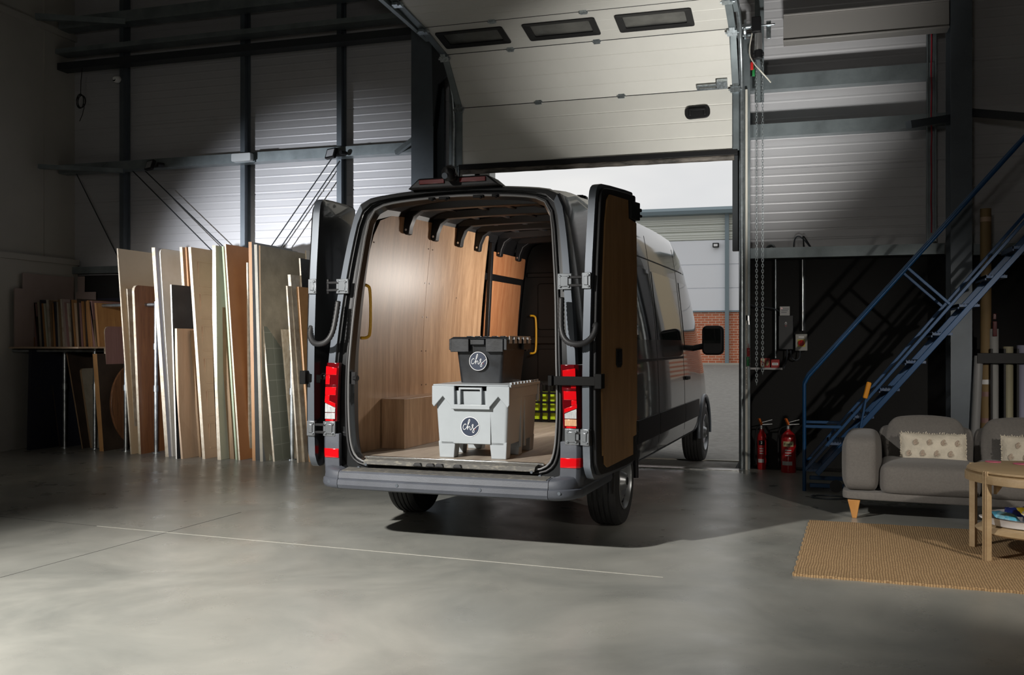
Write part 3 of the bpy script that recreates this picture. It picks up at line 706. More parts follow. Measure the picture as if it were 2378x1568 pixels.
# ---- rear doors, folded right back
def rdoor(s, ang, off):
    D = bpy.data.objects.new('rear_door', None); C.objects.link(D); D.parent = van; D.location = (s*off, -.02, 0)
    D.rotation_euler = (0, 0, math.radians(-ang if s > 0 else ang))
    D['label'] = ('right' if s > 0 else 'left')+' rear door, folded back along the van side'
    # local: y = away from the hinge (forward along the van), x outwards = inner face of the door, z up
    O = [(.0, .66), (-.006, 1.35), (.03, 1.95), (.07, 2.3), (.095, 2.50), (.13, 2.555), (.20, 2.575), (.70, 2.585), (.735, 2.57), (.735, .62), (.70, .57), (.10, .535), (.05, .56)]
    O = chaikin(O, 1)
    I = [(.5+(y-.5)*.93 if y < .4 else y, 1.55+(z-1.55)*.985) for y, z in O]
    X0, X1, X2 = -.035*s, .03*s, .05*s
    g = G()
    g.loft([[(X0, y, z) for y, z in I], [(X0+.012*s, y, z) for y, z in O], [(X1, y, z) for y, z in O], [(X1, y, z) for y, z in I]]); sk = g.build('door_skin', m_jamb, D, bevel=.004)
    sk.data.materials.clear(); sk.data.materials.append(m_paint); sk.data.materials.append(m_jamb)
    for p in sk.data.polygons:
        nf = p.normal; p.material_index = 0 if nf.x*s < -.5 else 1
    K = [(y*.86+.075, 1.55+(z-1.55)*.95) for y, z in O]
    g = G(); g.loft([[(X1, y, z) for y, z in [(y*.93+.035, 1.55+(z-1.55)*.975) for y, z in O]], [(X1+.03*s, y, z) for y, z in [(y*.93+.04, 1.55+(z-1.55)*.972) for y, z in O]]]); g.build('inner_frame', m_black, D, bevel=.006)
    Pp = [(.13, .70), (.115, 1.1), (.13, 1.9), (.165, 2.3), (.20, 2.46), (.24, 2.50), (.55, 2.50), (.56, 2.37), (.70, 2.35), (.71, 2.0), (.715, 1.0), (.70, .80), (.64, .79), (.64, .66), (.20, .615), (.16, .64), (.155, .70)]
    g = G(); g.prism(Pp, X1+.03*s, X1+.042*s, 'x'); pp = g.build('door_ply', m_plydoor, D)
    g = G(); g.prism([(.355, 1.30), (.405, 1.30), (.425, 1.32), (.425, 1.43), (.335, 1.43), (.335, 1.32)], X1+.042*s, X1+.052*s, 'x'); g.prism([(.35, 1.33), (.41, 1.33), (.41, 1.41), (.35, 1.41)], X1+.052*s, X1+.056*s, 'x'); g.build('pull_handle', m_black, pp, bevel=.003)
    g = G(); g.bx(X1+.02*s, X1+.06*s, .57, .73, 2.37, 2.50); g.bx(X1+.01*s, X1+.05*s, .73, .79, 2.44, 2.465); g.bx(X1+.01*s, X1+.05*s, .73, .795, 2.40, 2.42); g.build('door_latch', m_black, D, bevel=.006)
    g = G(); g.bx(X1+.02*s, X1+.05*s, .70, .735, .82, .90); g.build('rubber_stop', m_black, D, bevel=.006)
    for zc in (1.895, .835):
        g = G(); g.box((0, -.008+(.025 if zc > 1 else 0), zc), (.065, .016, .11)); g.box((0, -.018+(.025 if zc > 1 else 0), zc), (.03, .012, .06))
        for dz in (-.038, .038): g.cyl((.018, -.01+(.025 if zc > 1 else 0), zc+dz), (.018, -.026+(.025 if zc > 1 else 0), zc+dz), .009, n=8)
        g.build('hinge_plate', m_hingep, D, bevel=.003)
    if s < 0:
        M = Matrix.Translation((.0365, .36, 1.215)) @ Matrix.Rotation(-PI/2, 4, 'Z') @ Matrix.Rotation(PI/2, 4, 'X') @ Matrix.Rotation(PI, 4, 'Y')
        M = Matrix.Translation((.0365, .235, 1.215)) @ Matrix(((0, 0, 1, 0), (1, 0, 0, 0), (0, 1, 0, 0), (0, 0, 0, 1)))
        text('CRAFTER', .075, 'chrome_letters', m_chrome, D, M, .002)
        g = G(); g.bx(-.03-.012, -.03, .35, .40, .9, .92)
    return D
rdoor(1, 11, 1.03); rdoor(-1, 5, 1.085)
# pressed step in the left door's window line
# ------------------------------------------------------------------ crates and interior load
def chs(parent, cx, y, cz, r):
    g = G(); M = Matrix.Translation((cx, y, cz)) @ Matrix.Rotation(PI/2, 4, 'X')
    g.cyl((0, 0, 0), (0, 0, .0015), r, n=48, M=M); st = g.build('round_sticker', m_white, parent)
    st['label'] = 'round navy sticker with white script letters'
    g = G(); g.cyl((0, 0, .0015), (0, 0, .0022), r*.945, n=48, M=M); g.build('navy_disc', m_navy, st)
    pts = [(-.42, .14), (-.46, .24), (-.56, .25), (-.70, .10), (-.76, -.10), (-.73, -.28), (-.60, -.35), (-.44, -.24), (-.28, .02), (-.10, .38), (.0, .62), (-.03, .74), (-.12, .70), (-.20, .40), (-.24, .05), (-.28, -.42), (-.22, -.14), (-.08, .02), (.02, -.06), (.0, -.32), (.10, -.38), (.24, -.14), (.38, .14), (.34, .24), (.24, .16), (.22, .04), (.36, -.18), (.47, -.40), (.44, -.60), (.31, -.64), (.25, -.50), (.38, -.32), (.58, -.14), (.78, .05), (.95, .17)]
    c3 = chaikin([(p[0]*r*.98, p[1]*r*.98+.03*r, .003) for p in pts], 2, False)
    g = G(); g.tube(c3, r*.036, 6, M=M); g.build('script_lettering', m_white, st, smooth=60)
    g = G(); g.cyl((.57*r, -.24*r, .0022), (.57*r, -.24*r, .004), r*.035, n=10, M=M); g.build('red_dot', m_red, st)
def W_(x, y, z): return van.matrix_basis @ Vector((x, y, z))
van_rz = van.rotation_euler[2]
c1 = thing('storage_crate', 'large grey footed plastic crate on the van floor, under the black crate', 'crate', W_(.07, .655, .620), van_rz+math.radians(2.5))
# local: front = -y
def crate_body(w0, w1, d0, d1, h, hb, mt, par, feet):
    def ring(t, ins=0):
        w = w0+(w1-w0)*t-2*ins; d = d0+(d1-d0)*t-2*ins; return rrect(w, d, .025)
    g = G(); R = []
    for z, ins in ((hb, .0), (h*.5, 0), (h, 0), (h, .012), (h*.5, .012), (hb+.012, .012)):
        R.append([(x, y, z) for x, y in ring(z/h, ins)])
    g.loft(R); b = g.build('crate_body', mt, par, smooth=40)
    if feet:
        for sx in (-1, 1):
            for sy in (-1, 0, 1):
                g = G(); fw = .115 if sy else .07
                w = w0/2; d = d0/2; yc = sy*(d-.05); dy = .10 if sy else .09
                x1 = sx*w; x0 = sx*(w-fw); xt = sx*(w0+(w1-w0)*(hb+.02)/h)/2; ye = (d1-d0)/2*(hb+.02)/h
                g.loft([[(x0+sx*.0, yc-dy/2, 0), (x1, yc-dy/2, 0), (x1, yc+dy/2, 0), (x0, yc+dy/2, 0)], [(x0-sx*.012, yc-dy/2-(ye if sy < 0 else 0), hb+.02), (xt, yc-dy/2-(ye if sy < 0 else 0), hb+.02), (xt, yc+dy/2+(ye if sy > 0 else 0), hb+.02), (x0-sx*.012, yc+dy/2+(ye if sy > 0 else 0), hb+.02)]])
                g.build('foot', mt, b, bevel=.006)
    return b
b1 = crate_body(.52, .575, .73, .78, .50, .105, m_crateg, c1, True)
# rim with cut-outs, corner gussets, recess handle panel (front and back)
g = G()
for y in (-.39, .39):
    s = 1 if y > 0 else -1
    g.prism([(-.30, .535), (-.30, .40), (-.285, .38), (-.215, .46), (-.15, .385), (-.15, .365), (.15, .365), (.15, .385), (.215, .46), (.285, .38), (.30, .40), (.30, .535), (.125, .535), (.125, .40), (-.125, .40), (-.125, .535)], y, y+s*.028, 'y')
    g.prism([(-.09, .40), (-.075, .40), (-.075, .51), (.075, .51), (.075, .40), (.09, .40), (.09, .525), (-.09, .525)], y, y+s*.03, 'y')
for x in (-.29, .27): g.bx(x, x+.02, -.39, .39, .44, .535)
g.build('crate_rim', m_crateg, b1, bevel=.004)
g = G(); g.bx(-.145, .145, -.382, -.374, .11, .365); g.build('label_panel', m_crateg, b1, bevel=.002)
g = G()
for y in (-.06, .04): g.bx(.265, .285, y, y+.03, .06, .44)
g.build('side_rib', m_crateg, b1, bevel=.004)
lid = G(); lid.loft([[(x, y, z) for x, y in rrect(.60, .82, .02)] for z in (.535, .546)])
lo = lid.build('crate_lid', m_crateg, c1, bevel=.003)
g = G()
for k in range(9): g.bx(.285, .302, -.36+k*.085, -.36+k*.085+.05, .546, .562)
g.bx(.295, .308, -.40, .40, .525, .546); g.build('lid_hinge', m_crateg, lo, bevel=.002)
chs(c1, -.012, -.384, .235, .073)
c2 = thing('storage_crate', 'smaller black plastic crate stacked on the grey crate', 'crate', W_(.045, .80, 1.168), van_rz+math.radians(1.5))
b2 = crate_body(.335, .395, .50, .56, .31, 0, m_crateb, c2, False)
g = G()
g.loft([[(x, y, z) for x, y in rrect(.425, .60, .02)] for z in (.30, .325)]); g.build('crate_rim', m_crateb, b2, bevel=.003)
for x0, x1 in ((-.225, -.075), (.06, .20)):
    for y0, y1 in ((-.318, -.285), (.285, .318)): g = G(); g.bx(x0, x1, y0, y1, .235, .335); g.build('lid_flap', m_crateb, b2, bevel=.004)
for y0, y1 in ((-.318, -.12), (.12, .318)):
    for x0, x1 in ((-.235, -.21), (.205, .23)): g = G(); g.bx(x0, x1, y0, y1, .25, .335); g.build('lid_flap', m_crateb, b2, bevel=.004)
g = G(); g.bx(-.065, .05, -.315, -.285, .29, .33); g.build('lid_clasp', m_crateb, b2, bevel=.004)
g = G()
g.add([(-.23, -.31, .335), (.23, -.31, .335), (.23, .31, .335), (-.23, .31, .335), (-.21, -.29, .350), (.21, -.29, .350), (.21, .29, .350), (-.21, .29, .350)], [(0, 1, 2, 3), (4, 5, 6, 7), (0, 1, 5, 4), (1, 2, 6, 5), (2, 3, 7, 6), (3, 0, 4, 7)])
for k in range(6): g.bx(-.20+k*.07, -.165+k*.07, -.03, .03, .35, .358)
l2 = g.build('crate_lid', m_crateb, c2, bevel=.003)
g = G(); m_dust = mat('scuffed_hinge', (.42, .42, .42), .4)
for k in range(5): g.bx(.232, .238, -.27+k*.12, -.27+k*.12+.06, .30, .35)
g.bx(.232, .237, -.27, .27, .35, .357); g.build('lid_hinge', m_dust, l2)
chs(c2, -.01, -.286, .165, .072)
# hi-vis vest in a crate far back
v = thing('plastic_basket', 'dark basket of hi-vis yellow items low at the far end of the van', 'basket', W_(-.42, 3.75, .62), van_rz)
g = G(); g.bx(-.28, .28, -.2, .2, 0, .02)
for k in range(7):
    for y in (-.2, .19): g.bx(-.28+k*.088, -.255+k*.088, y, y+.012, 0, .42)
for z in (.10, .20, .30, .40):
    for y in (-.2, .19): g.bx(-.28, .28, y, y+.012, z, z+.025)
for x in (-.28, .27): g.bx(x, x+.012, -.2, .2, 0, .42)
g.build('basket_frame', m_black, v)
g = G(); R = []
for k in range(5): R.append([(x*(1-.05*k), y*(1-.05*k), .03+.07*k) for x, y in rrect(.50, .36, .05)])
g.loft(R); g.build('hi_vis_vest', m_hivis, v, smooth=50)
# ------------------------------------------------------------------ leaning sheets on the left
def wm(n, c, c2=None, r=.55, **k): return mat(n, c, r, col2=c2, **k)
B = {
 'cream': wm('cream_board_face', (.60, .46, .30), (.54, .41, .26), vs=2),
 'white': wm('off_white_board', (.74, .73, .69), (.64, .61, .55), vs=2.5),
 'lav': wm('lavender_board', (.36, .37, .44)),
 'greyw': wm('flaking_white_paint', (.50, .47, .40), (.30, .24, .17), vs=6, bump=.3),
 'brown': ply('brown_veneer', (.26, .105, .035), (.14, .05, .017), .4),
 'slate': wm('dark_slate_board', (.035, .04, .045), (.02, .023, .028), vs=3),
 'tan': ply('pale_tan_board', (.50, .37, .26), (.42, .30, .20), .5),
 'orange': ply('orange_timber', (.42, .22, .08), (.28, .13, .045), .55),
 'pinktan': wm('faded_pink_tan_paint', (.52, .355, .245), (.47, .32, .215), vs=3),
 'pgreen': wm('pale_green_sheet', (.48, .49, .39), (.42, .43, .34), vs=2),
 'green': wm('green_edge_board', (.30, .36, .24), (.25, .30, .20), vs=3),
 'hard': wm('orange_brown_hardboard', (.46, .20, .075), (.40, .165, .06), vs=3),
 'rough': ply('rough_sawn_timber', (.26, .17, .09), (.12, .075, .04), .8),
 'grey': wm('grey_board', (.25, .26, .27), (.20, .21, .21), vs=3),
 'taupe': wm('grimy_taupe_sheet', (.32, .285, .22), (.24, .215, .165), vs=5, bump=.15),
 'orangeg': wm('ginger_pine_board', (.45, .25, .10), (.35, .18, .07), vs=4),
 'mauve': ply('mauve_veneer', (.30, .17, .16), (.22, .12, .11), .45),
 'blk': wm('sooty_black_board', (.012, .012, .012), (.05, .05, .05), vs=25, contrast=(.25, .45)),
 'pink': wm('dusky_pink_board', (.34, .27, .25), (.30, .235, .215), vs=2),
 'edge': wm('chipped_cream_edge', (.62, .56, .45), (.42, .34, .24), vs=12, bump=.3),
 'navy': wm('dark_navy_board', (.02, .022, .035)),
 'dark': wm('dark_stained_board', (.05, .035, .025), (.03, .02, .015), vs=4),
}
# tiles on a backing panel
def tiles_mat():
    m = mat('grey_green_tiles', (.2, .22, .18), .35); N = m.node_tree.nodes; L = m.node_tree.links; b = N['Principled BSDF']
    t = N.new('ShaderNodeTexCoord'); mp = N.new('ShaderNodeMapping'); mp.inputs['Rotation'].default_value = (0, PI/2, 0)
    sx = N.new('ShaderNodeSeparateXYZ'); cx = N.new('ShaderNodeCombineXYZ'); L.new(t.outputs['Object'], sx.inputs[0]); L.new(sx.outputs['Y'], cx.inputs['X']); L.new(sx.outputs['Z'], cx.inputs['Y'])
    k = N.new('ShaderNodeTexBrick'); k.offset = 0; k.inputs['Scale'].default_value = 1; k.inputs['Brick Width'].default_value = .20; k.inputs['Row Height'].default_value = .20
    k.inputs['Mortar Size'].default_value = .004; k.inputs['Color1'].default_value = (.20, .215, .175, 1); k.inputs['Color2'].default_value = (.18, .195, .16, 1); k.inputs['Mortar'].default_value = (.32, .33, .29, 1)
    L.new(cx.outputs[0], k.inputs['Vector']); L.new(k.outputs['Color'], b.inputs['Base Color']); return m
B['tiles'] = tiles_mat()
GL = 'sheets and boards leaning in the rack'
def sheet_thing(name, label, cat, b, t, L, th, face, edge=None, yaw=0, corner=0, extra=None, curve=0, topdrop=0, lift=0):
    """b, t: pixel of the near bottom and near top corner; the sheet stands on edge and runs away from us"""
    P = atZ(*b); Q = atY(*t, P.y); h = Q.z; dx = Q.x-P.x
    if dx < 0 and th > 0: pass
    outl = []
    r = corner
    near = [(0, 0)]
    if r:
        near += [(0, h-r)]+[(r-r*math.cos(a), h-r+r*math.sin(a)) for a in (PI/6, PI/3, PI/2)]
    else: near += [(0, h*.33), (0, h*.66), (0, h)]
    outl = near+[(L, h-topdrop), (L, 0)]
    g = G()
    R = []
    for xo in (0, th):
        R.append([(xo+dx*z/h+curve*math.sin(PI*z/h)+yaw*y, y, z) for y, z in outl])
    # subdivided so that a curve shows
    g.loft(R)
    me = g.build(name, B[face] if isinstance(face, str) else face)
    me.location = (P.x, P.y, lift); tag(me, label, cat, None)
    if edge:
        me.data.materials.append(B[edge])
        for p in me.data.polygons:
            if abs(p.normal.x) < .6: p.material_index = 1
    if extra: extra(me, dx, h, th, L)
    return me
def battens(me, dx, h, th, L):
    for z in (h*.2, h*.55, h*.93):
        g = G(); g.bx(-.06+dx*z/h, -.005+dx*z/h, .0, .05, z-.05, z+.03); g.build('batten', B['orange'], me)
def panels(me, dx, h, th, L):
    for k in range(6):
        z0 = .12+k*(h-.2)/6; z1 = z0+(h-.2)/6-.10
        g = G()
        for (a, b, c, d) in ((.12, .14, z0, z1), (.60, .62, z0, z1), (.12, .62, z0, z0+.02), (.12, .62, z1, z1+.02)):
            g.bx(th+dx*((c+d)/2)/h-.004, th+dx*((c+d)/2)/h+.006, a, b, c, d)
        g.build('panel_moulding', B['pinktan'], me)
st = sheet_thing
st('board', 'cream board, the tall one at the left end of the leaning row', 'board', (303, 1055), (271, 577), 1.15, .018, 'cream', 'edge')
st('old_door', 'door with flaking white paint on its edge, just left of the brown veneered door', 'door leaf', (309, 1053), (289, 671), .8, .045, 'greyw', 'edge')
st('veneered_door', 'brown wood veneered panel with a rounded top corner', 'door leaf', (322, 1055), (306, 662), .85, .035, 'brown', 'edge', corner=.08)
st('board', 'narrow lavender grey board with a thin cream edge', 'board', (384, 1061), (352, 575), 1.1, .05, 'lav', 'edge')
st('board', 'tall off-white board with rounded corner right of the lavender board', 'board', (397, 1060), (367, 577), 1.1, .03, 'white', 'white', corner=.06)
st('board', 'dark slate coloured board in front of the tall off-white board', 'board', (408, 1066), (395, 661), .7, .02, 'slate', 'white')
st('board', 'short pale tan board at the foot of the dark slate board', 'board', (420, 1066), (406, 763), .55, .03, 'tan', None, curve=-.03)
st('board', 'tall narrow cream-orange board just left of the panelled door', 'board', (446, 1057), (417, 574), 1.0, .04, 'tan', 'edge')
st('timber_plank', 'brown timber plank tucked behind the panelled door', 'plank', (458, 1058), (430, 574), .9, .02, 'orange', None)
st('timber_plank', 'short brown timber plank with a notch, beside the short tan board', 'plank', (450, 1059), (431, 766), .10, .04, 'orange', None)
st('timber_plank', 'short rough timber against the foot of the panelled door', 'plank', (462, 1062), (441, 768), .10, .03, 'rough', None)
st('panelled_door', 'tall pinkish tan panelled door with chipped top', 'door leaf', (470, 1066), (437, 574), .95, .04, 'pinktan', 'edge', extra=panels)
st('board', 'pale green bowed sheet right of the panelled door', 'board', (505, 1068), (493, 570), .9, .05, 'pgreen', 'edge', curve=-.03)
st('timber_plank', 'rough brown timber stud in front of the pale green sheets', 'plank', (533, 1066), (508, 714), .08, .07, 'rough', None)
st('board', 'thin green board, the left one of the green pair', 'board', (541, 1064), (510, 572), .9, .02, 'green', 'edge')
st('board', 'thin green board, the right one of the green pair', 'board', (547, 1068), (515, 572), .9, .025, 'green', 'green')
st('board', 'orange-brown hardboard sheet with a white edge', 'board', (554, 1069), (521, 567), .95, .022, 'hard', 'edge')
st('timber_plank', 'thin pale batten right of the orange-brown hardboard', 'plank', (577, 1064), (572, 610), .08, .02, 'edge', None)
st('board', 'tall blue-grey board with a tan edge, behind the pale batten', 'board', (586, 1070), (577, 562), 1.0, .045, 'grey', 'orange')
st('board', 'slim grey board beside the large grimy taupe sheet', 'board', (604, 1072), (590, 568), 1.0, .04, 'grey', 'taupe')
st('board', 'large grimy taupe sheet with peeling top, behind the tiled panel', 'board', (607, 1072), (601, 570), 1.08, .02, 'taupe', 'rough', yaw=.07, topdrop=.02)
st('timber_plank', 'thin pale green batten left of the tiled panel', 'plank', (622, 1069), (600, 812), .06, .03, 'pgreen', None)
st('tiled_panel', 'half-height panel covered in grey-green square tiles', 'panel', (634, 1072), (608, 758), .95, .025, 'tiles', 'edge')
st('board', 'thin pale board between the tiled panel and the white frames', 'board', (677, 1067), (652, 765), .4, .02, 'edge', 'edge')
st('window_frame_panel', 'white painted moulded frame leaning left of the black sheet', 'frame', (701, 1073), (668, 638), .5, .04, 'greyw', 'edge')
st('board', 'white edged board just left of the moulded frame', 'board', (690, 1075), (664, 664), .5, .02, 'greyw', 'edge')
st('timber_plank', 'ginger pine board against the black sheet', 'plank', (717, 1073), (688, 666), .30, .03, 'orangeg', None)
st('board', 'black sheet with a flaking white edge, nearest the van door', 'board', (722, 1068), (694, 600), .9, .02, 'blk', 'edge')
st('board', 'off-white broken-topped board behind the black sheet', 'board', (728, 1058), (708, 582), .8, .02, 'white', 'edge')
st('board', 'mauve veneered board with a rounded corner behind the round table top', 'board', (252, 1045), (239, 758), .9, .025, 'mauve', 'edge', corner=.08, extra=battens)
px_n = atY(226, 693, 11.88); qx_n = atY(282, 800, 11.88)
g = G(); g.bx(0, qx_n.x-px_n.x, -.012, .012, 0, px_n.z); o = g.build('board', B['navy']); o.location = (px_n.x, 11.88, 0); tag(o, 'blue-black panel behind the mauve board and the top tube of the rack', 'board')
# round table top
P = atZ(275, 1048); o = G(); M = Matrix.Rotation(math.radians(90), 4, 'Y') @ Matrix.Identity(4)
R_ = .60
g = G(); g.cyl((-.0, R_, R_), (.03, R_, R_), R_, n=64); t_ = g.build('round_table_top', ply('striped_brown_veneer', (.22, .10, .045), (.06, .028, .014), .4, 1.6), bevel=.004); t_.location = (P.x-.10, P.y, 0)
t_.rotation_euler = (0, math.radians(-4), 0); tag(t_, 'round brown striped table top standing on edge', 'table top')
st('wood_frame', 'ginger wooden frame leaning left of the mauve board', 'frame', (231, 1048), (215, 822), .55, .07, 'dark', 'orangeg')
# dim things under the shelf
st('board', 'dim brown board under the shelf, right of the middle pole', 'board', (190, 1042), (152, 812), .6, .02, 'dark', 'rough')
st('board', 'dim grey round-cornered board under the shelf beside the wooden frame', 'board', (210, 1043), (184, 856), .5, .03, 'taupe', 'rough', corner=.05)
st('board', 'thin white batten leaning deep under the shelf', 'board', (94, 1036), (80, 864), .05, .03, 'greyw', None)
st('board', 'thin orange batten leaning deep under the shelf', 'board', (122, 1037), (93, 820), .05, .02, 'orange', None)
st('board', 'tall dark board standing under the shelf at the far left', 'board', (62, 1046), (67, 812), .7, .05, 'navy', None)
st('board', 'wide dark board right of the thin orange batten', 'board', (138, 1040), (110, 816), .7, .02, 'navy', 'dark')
# scaffold rack
m_pole = mat('scaffold_tube', (.42, .45, .46), .35, .9, var=.3, vs=10)
rk = thing('scaffold_rack', 'galvanised tube rack holding the leaning boards and the shelf', 'rack', (0, 0, 0))
PX = [(18, 1046, 808), (150, 1040, 700), (220, 1043, 700), (292, 1048, 800), (362, 1052, 700), (678, 1068, 800)]
for (x, yb, yt) in PX:
    p = atZ(x, yb); q = atY(x, yt, p.y); g = G(); g.cyl((p.x, p.y, 0), (p.x, p.y, q.z), .024, n=14)
    g.cyl((p.x, p.y, 0), (p.x, p.y, .012), .055, n=14)
    for z in (.86, 1.42): g.cyl((p.x, p.y, z-.04), (p.x, p.y, z+.04), .034, n=14)
    g.build('pole', m_pole, rk, smooth=40)
p, q = atZ(18, 1046), atZ(362, 1052)
for a_, b_ in ((0, 1), ):
    for z in (1.36,):
        g = G(); g.cyl((p.x, p.y+.03, z), (atZ(220, 1043).x, atZ(220, 1043).y+.03, z), .022, n=12); g.build('rail', m_pole, rk, smooth=40)
p2 = atZ(220, 1043); q2 = atZ(362, 1052); zt = atY(220, 702, p2.y).z
g = G(); g.cyl((p2.x, p2.y, zt-.05), (q2.x, q2.y, zt-.05), .022, n=12); g.build('rail', m_pole, rk, smooth=40)
for (x, yb, yt) in PX[:3]:
    p = atZ(x, yb); g = G(); g.cyl((p.x, p.y, 1.36), (p.x, 11.85, 1.36), .022, n=12); g.build('rail', m_pole, rk, smooth=40)
SH = 1.415
g = G(); g.bx(-10.365, -9.22, 10.60, 11.87, SH-.022, SH); sh = g.build('rack_shelf', B['tan']); tag(sh, 'wooden shelf on the tube rack, carrying a row of upright boards', 'shelf')
# upright boards on the shelf
r_ = random.Random(3)
cols = ['orange', 'mauve', 'dark', 'taupe', 'navy', 'orange', 'pgreen', 'greyw', 'rough', 'orange', 'navy', 'taupe', 'rough', 'greyw', 'pink', 'mauve', 'greyw', 'dark', 'orange', 'tan', 'dark', 'mauve', 'orange', 'dark', 'orange', 'orange', 'mauve', 'rough', 'orange']
xs0 = 72
words = {'orange': 'ginger pine', 'mauve': 'mauve', 'dark': 'dark brown', 'taupe': 'taupe', 'navy': 'blue-black', 'pgreen': 'pale green', 'greyw': 'chipped white', 'rough': 'rough brown', 'pink': 'dusky pink', 'tan': 'light tan'}
seen = {}
for i, c in enumerate(cols):
    px = 72+i*(228-72)/len(cols); xb = atY(px, 800, 11.0).x; w = (atY(px+5.6, 800, 11.0).x-xb)*r_.uniform(.55, .95)
    hgt = r_.uniform(.60, .66); ln = -.05*(.3+r_.random())*(1 if i < 24 else 1.6)
    g = G(); L = r_.uniform(.5, .75)
    g.loft([[(0, 0, 0), (w, 0, 0), (w, L, 0), (0, L, 0)], [(ln, 0, hgt), (ln+w, 0, hgt), (ln+w, L, hgt), (ln, L, hgt)]])
    o = g.build('upright_board', B[c], bevel=.002); o.location = (xb+.03, 11.0, SH)
    seen[c] = seen.get(c, 0)+1
    ordn = ['first', 'second', 'third', 'fourth', 'fifth', 'sixth', 'seventh', 'eighth', 'ninth'][seen[c]-1]
    tag(o, f'{words[c]} board upright on the rack shelf, {ordn} {words[c]} one from the left', 'board', 'upright boards on the rack shelf')
for (X, x0, y1_, yt, lb) in ((-10.325, 33, 11.45, 669, 'wide dusky pink panel standing against the left wall at the shelf end'), (-10.35, 52, 11.80, 634, 'taller dusky pink panel behind the wide one, against the left wall')):
    a = atX(x0, yt, X); g = G(); g.bx(-.008, .008, 0, y1_-a.y, 0, a.z-SH); o = g.build('large_panel', B['pink']); o.location = (X, a.y, SH); tag(o, lb, 'panel')
for (Y, x1, yt, lb) in ((11.80, 222, 678, 'low dusky pink panel against the black wall behind the upright boards'), (11.84, 196, 642, 'taller dusky pink panel against the black wall in the left corner')):
    b = atY(x1, yt, Y); g = G(); g.bx(0, b.x+10.30, -.01, .01, 0, b.z-SH); o = g.build('large_panel', B['pink']); o.location = (-10.30, Y, SH); tag(o, lb, 'panel')

# ------------------------------------------------------------------ fittings on the left wall
def flood(px, py, Y, label, tilt):
    p = atY(px, py, Y); t = thing('floodlight', label, 'floodlight', p, math.radians(tilt))
    g = G(); g.prism(rrect(.19, .14, .012), -.025, .02, 'y', Matrix.Rotation(math.radians(-18), 4, 'X')); g.build('housing', m_black, t, bevel=.004)
    g = G(); g.prism(rrect(.145, .10, .008), -.0285, -.024, 'y', Matrix.Rotation(math.radians(-18), 4, 'X')); g.build('lens', mat('flood_glass', (.35, .36, .38), .15), t)
    g = G(); g.bar((.10, 0, -.03), (.16, .12, 0), .02, .03); g.cyl((.15, .03, 0), (.15, .12, 0), .03, n=12); g.build('bracket', m_black, t)
flood(349, 384, 11.56, 'black floodlight on the rail, the left one', -25)
flood(770, 357, 11.56, 'black floodlight on the rail, the right one beside the steel column', -25)
p = atY(563, 366, 11.58); t = thing('strip_light', 'short pale strip light fitting on the rail between the floodlights', 'light fitting', p)
g = G(); g.prism(rrect(.30, .11, .02), -.045, .045, 'y'); g.build('diffuser', mat('milky_plastic', (.55, .58, .60), .3), t, bevel=.008)
g = G(); g.bx(-.16, .16, .045, .07, -.06, .06); g.build('backplate', m_girt, t)
p = atY(272, 184, 11.78); t = thing('security_camera', 'small round white security camera beside the leftmost column', 'camera', p)
g = G(); g.lathe([(0, -.04), (.04, -.04), (.052, -.02), (.052, .03), (.035, .055), (0, .06)], 20, Matrix.Rotation(math.radians(105), 4, 'X')); g.build('housing', m_white, t, smooth=40)
g = G(); g.cyl((-.012, -.055, -.012), (-.01, -.035, -.01), .028, n=16); g.build('camera_lens', m_black, t)
g = G(); g.bar((0, .04, 0), (.03, .21, .0), .03, .03); g.build('arm', m_white, t)
p = atY(186, 235, 11.6)
g = G()
for k in range(4):
    P = [((.065+.008*k)*math.cos(a)*(.7 if k % 2 else 1), .01*k, (.105-.006*k)*math.sin(a)) for a in [2*PI*j/28 for j in range(28)]]; g.tube(P, .005, 6, True)
g.tube([(.01, 0, .10), (.015, .0, .3), (.005, .05, .56)], .005, 6); g.tube([(.06, 0, .0), (.07, 0, -.1), (.04, 0, -.2), (-.01, 0, -.29)], .005, 6)
o = g.build('cable_coil', m_black); o.location = p; tag(o, 'coil of black cable hanging from the rails in the left corner', 'cable')

# ------------------------------------------------------------------ door drive, chains, right wall fittings
p = atY(1757, 60, 11.2); t = thing('door_motor', 'door motor hanging at the top right of the sectional door', 'motor', p)
g = G(); g.box((0, 0, .0), (.10, .14, .17)); g.build('gearbox', m_black, t, bevel=.008)
g = G(); g.cyl((.02, 0, -.09), (.02, 0, -.28), .042, n=24); g.build('motor_body', mat('motor_silver', (.5, .5, .5), .3, .8), t, smooth=40)
g = G(); g.cyl((.02, 0, -.28), (.02, 0, -.37), .05, n=24); g.box((.02, 0, -.32), (.12, .06, .03)); g.build('end_cap', m_black, t, bevel=.004)
g = G(); g.cyl((-.25, .1, .03), (-.06, .1, .03), .03, n=14); g.cyl((-.14, .1, .0), (-.12, .1, .0), .11, n=28); g.cyl((-.22, .1, .0), (-.20, .1, .0), .09, n=28); g.build('cable_drum', m_hinge, t, smooth=40)
g = G(); g.box((.13, .02, -.05), (.05, .02, .20)); g.cyl((.05, .0, -.0), (.20, 0, -.0), .012, n=10); g.build('mount_plate', m_hinge, t, bevel=.003)
g = G(); g.tube(chaikin([(-.05, 0, -.08), (-.09, 0, -.3), (-.03, 0, -.42), (.06, 0, -.53), (.15, .1, -.62)], 2, False), .008, 6); g.build('cable', m_cream, t, smooth=60)
g = G(); g.bx(-.05, .05, .10, .16, -.8, 1.6); o = g.build('motor_post', m_girt); o.location = p+Vector((.02, .1, 0)); tag(o, 'grey upright channel behind the door motor', 'post')
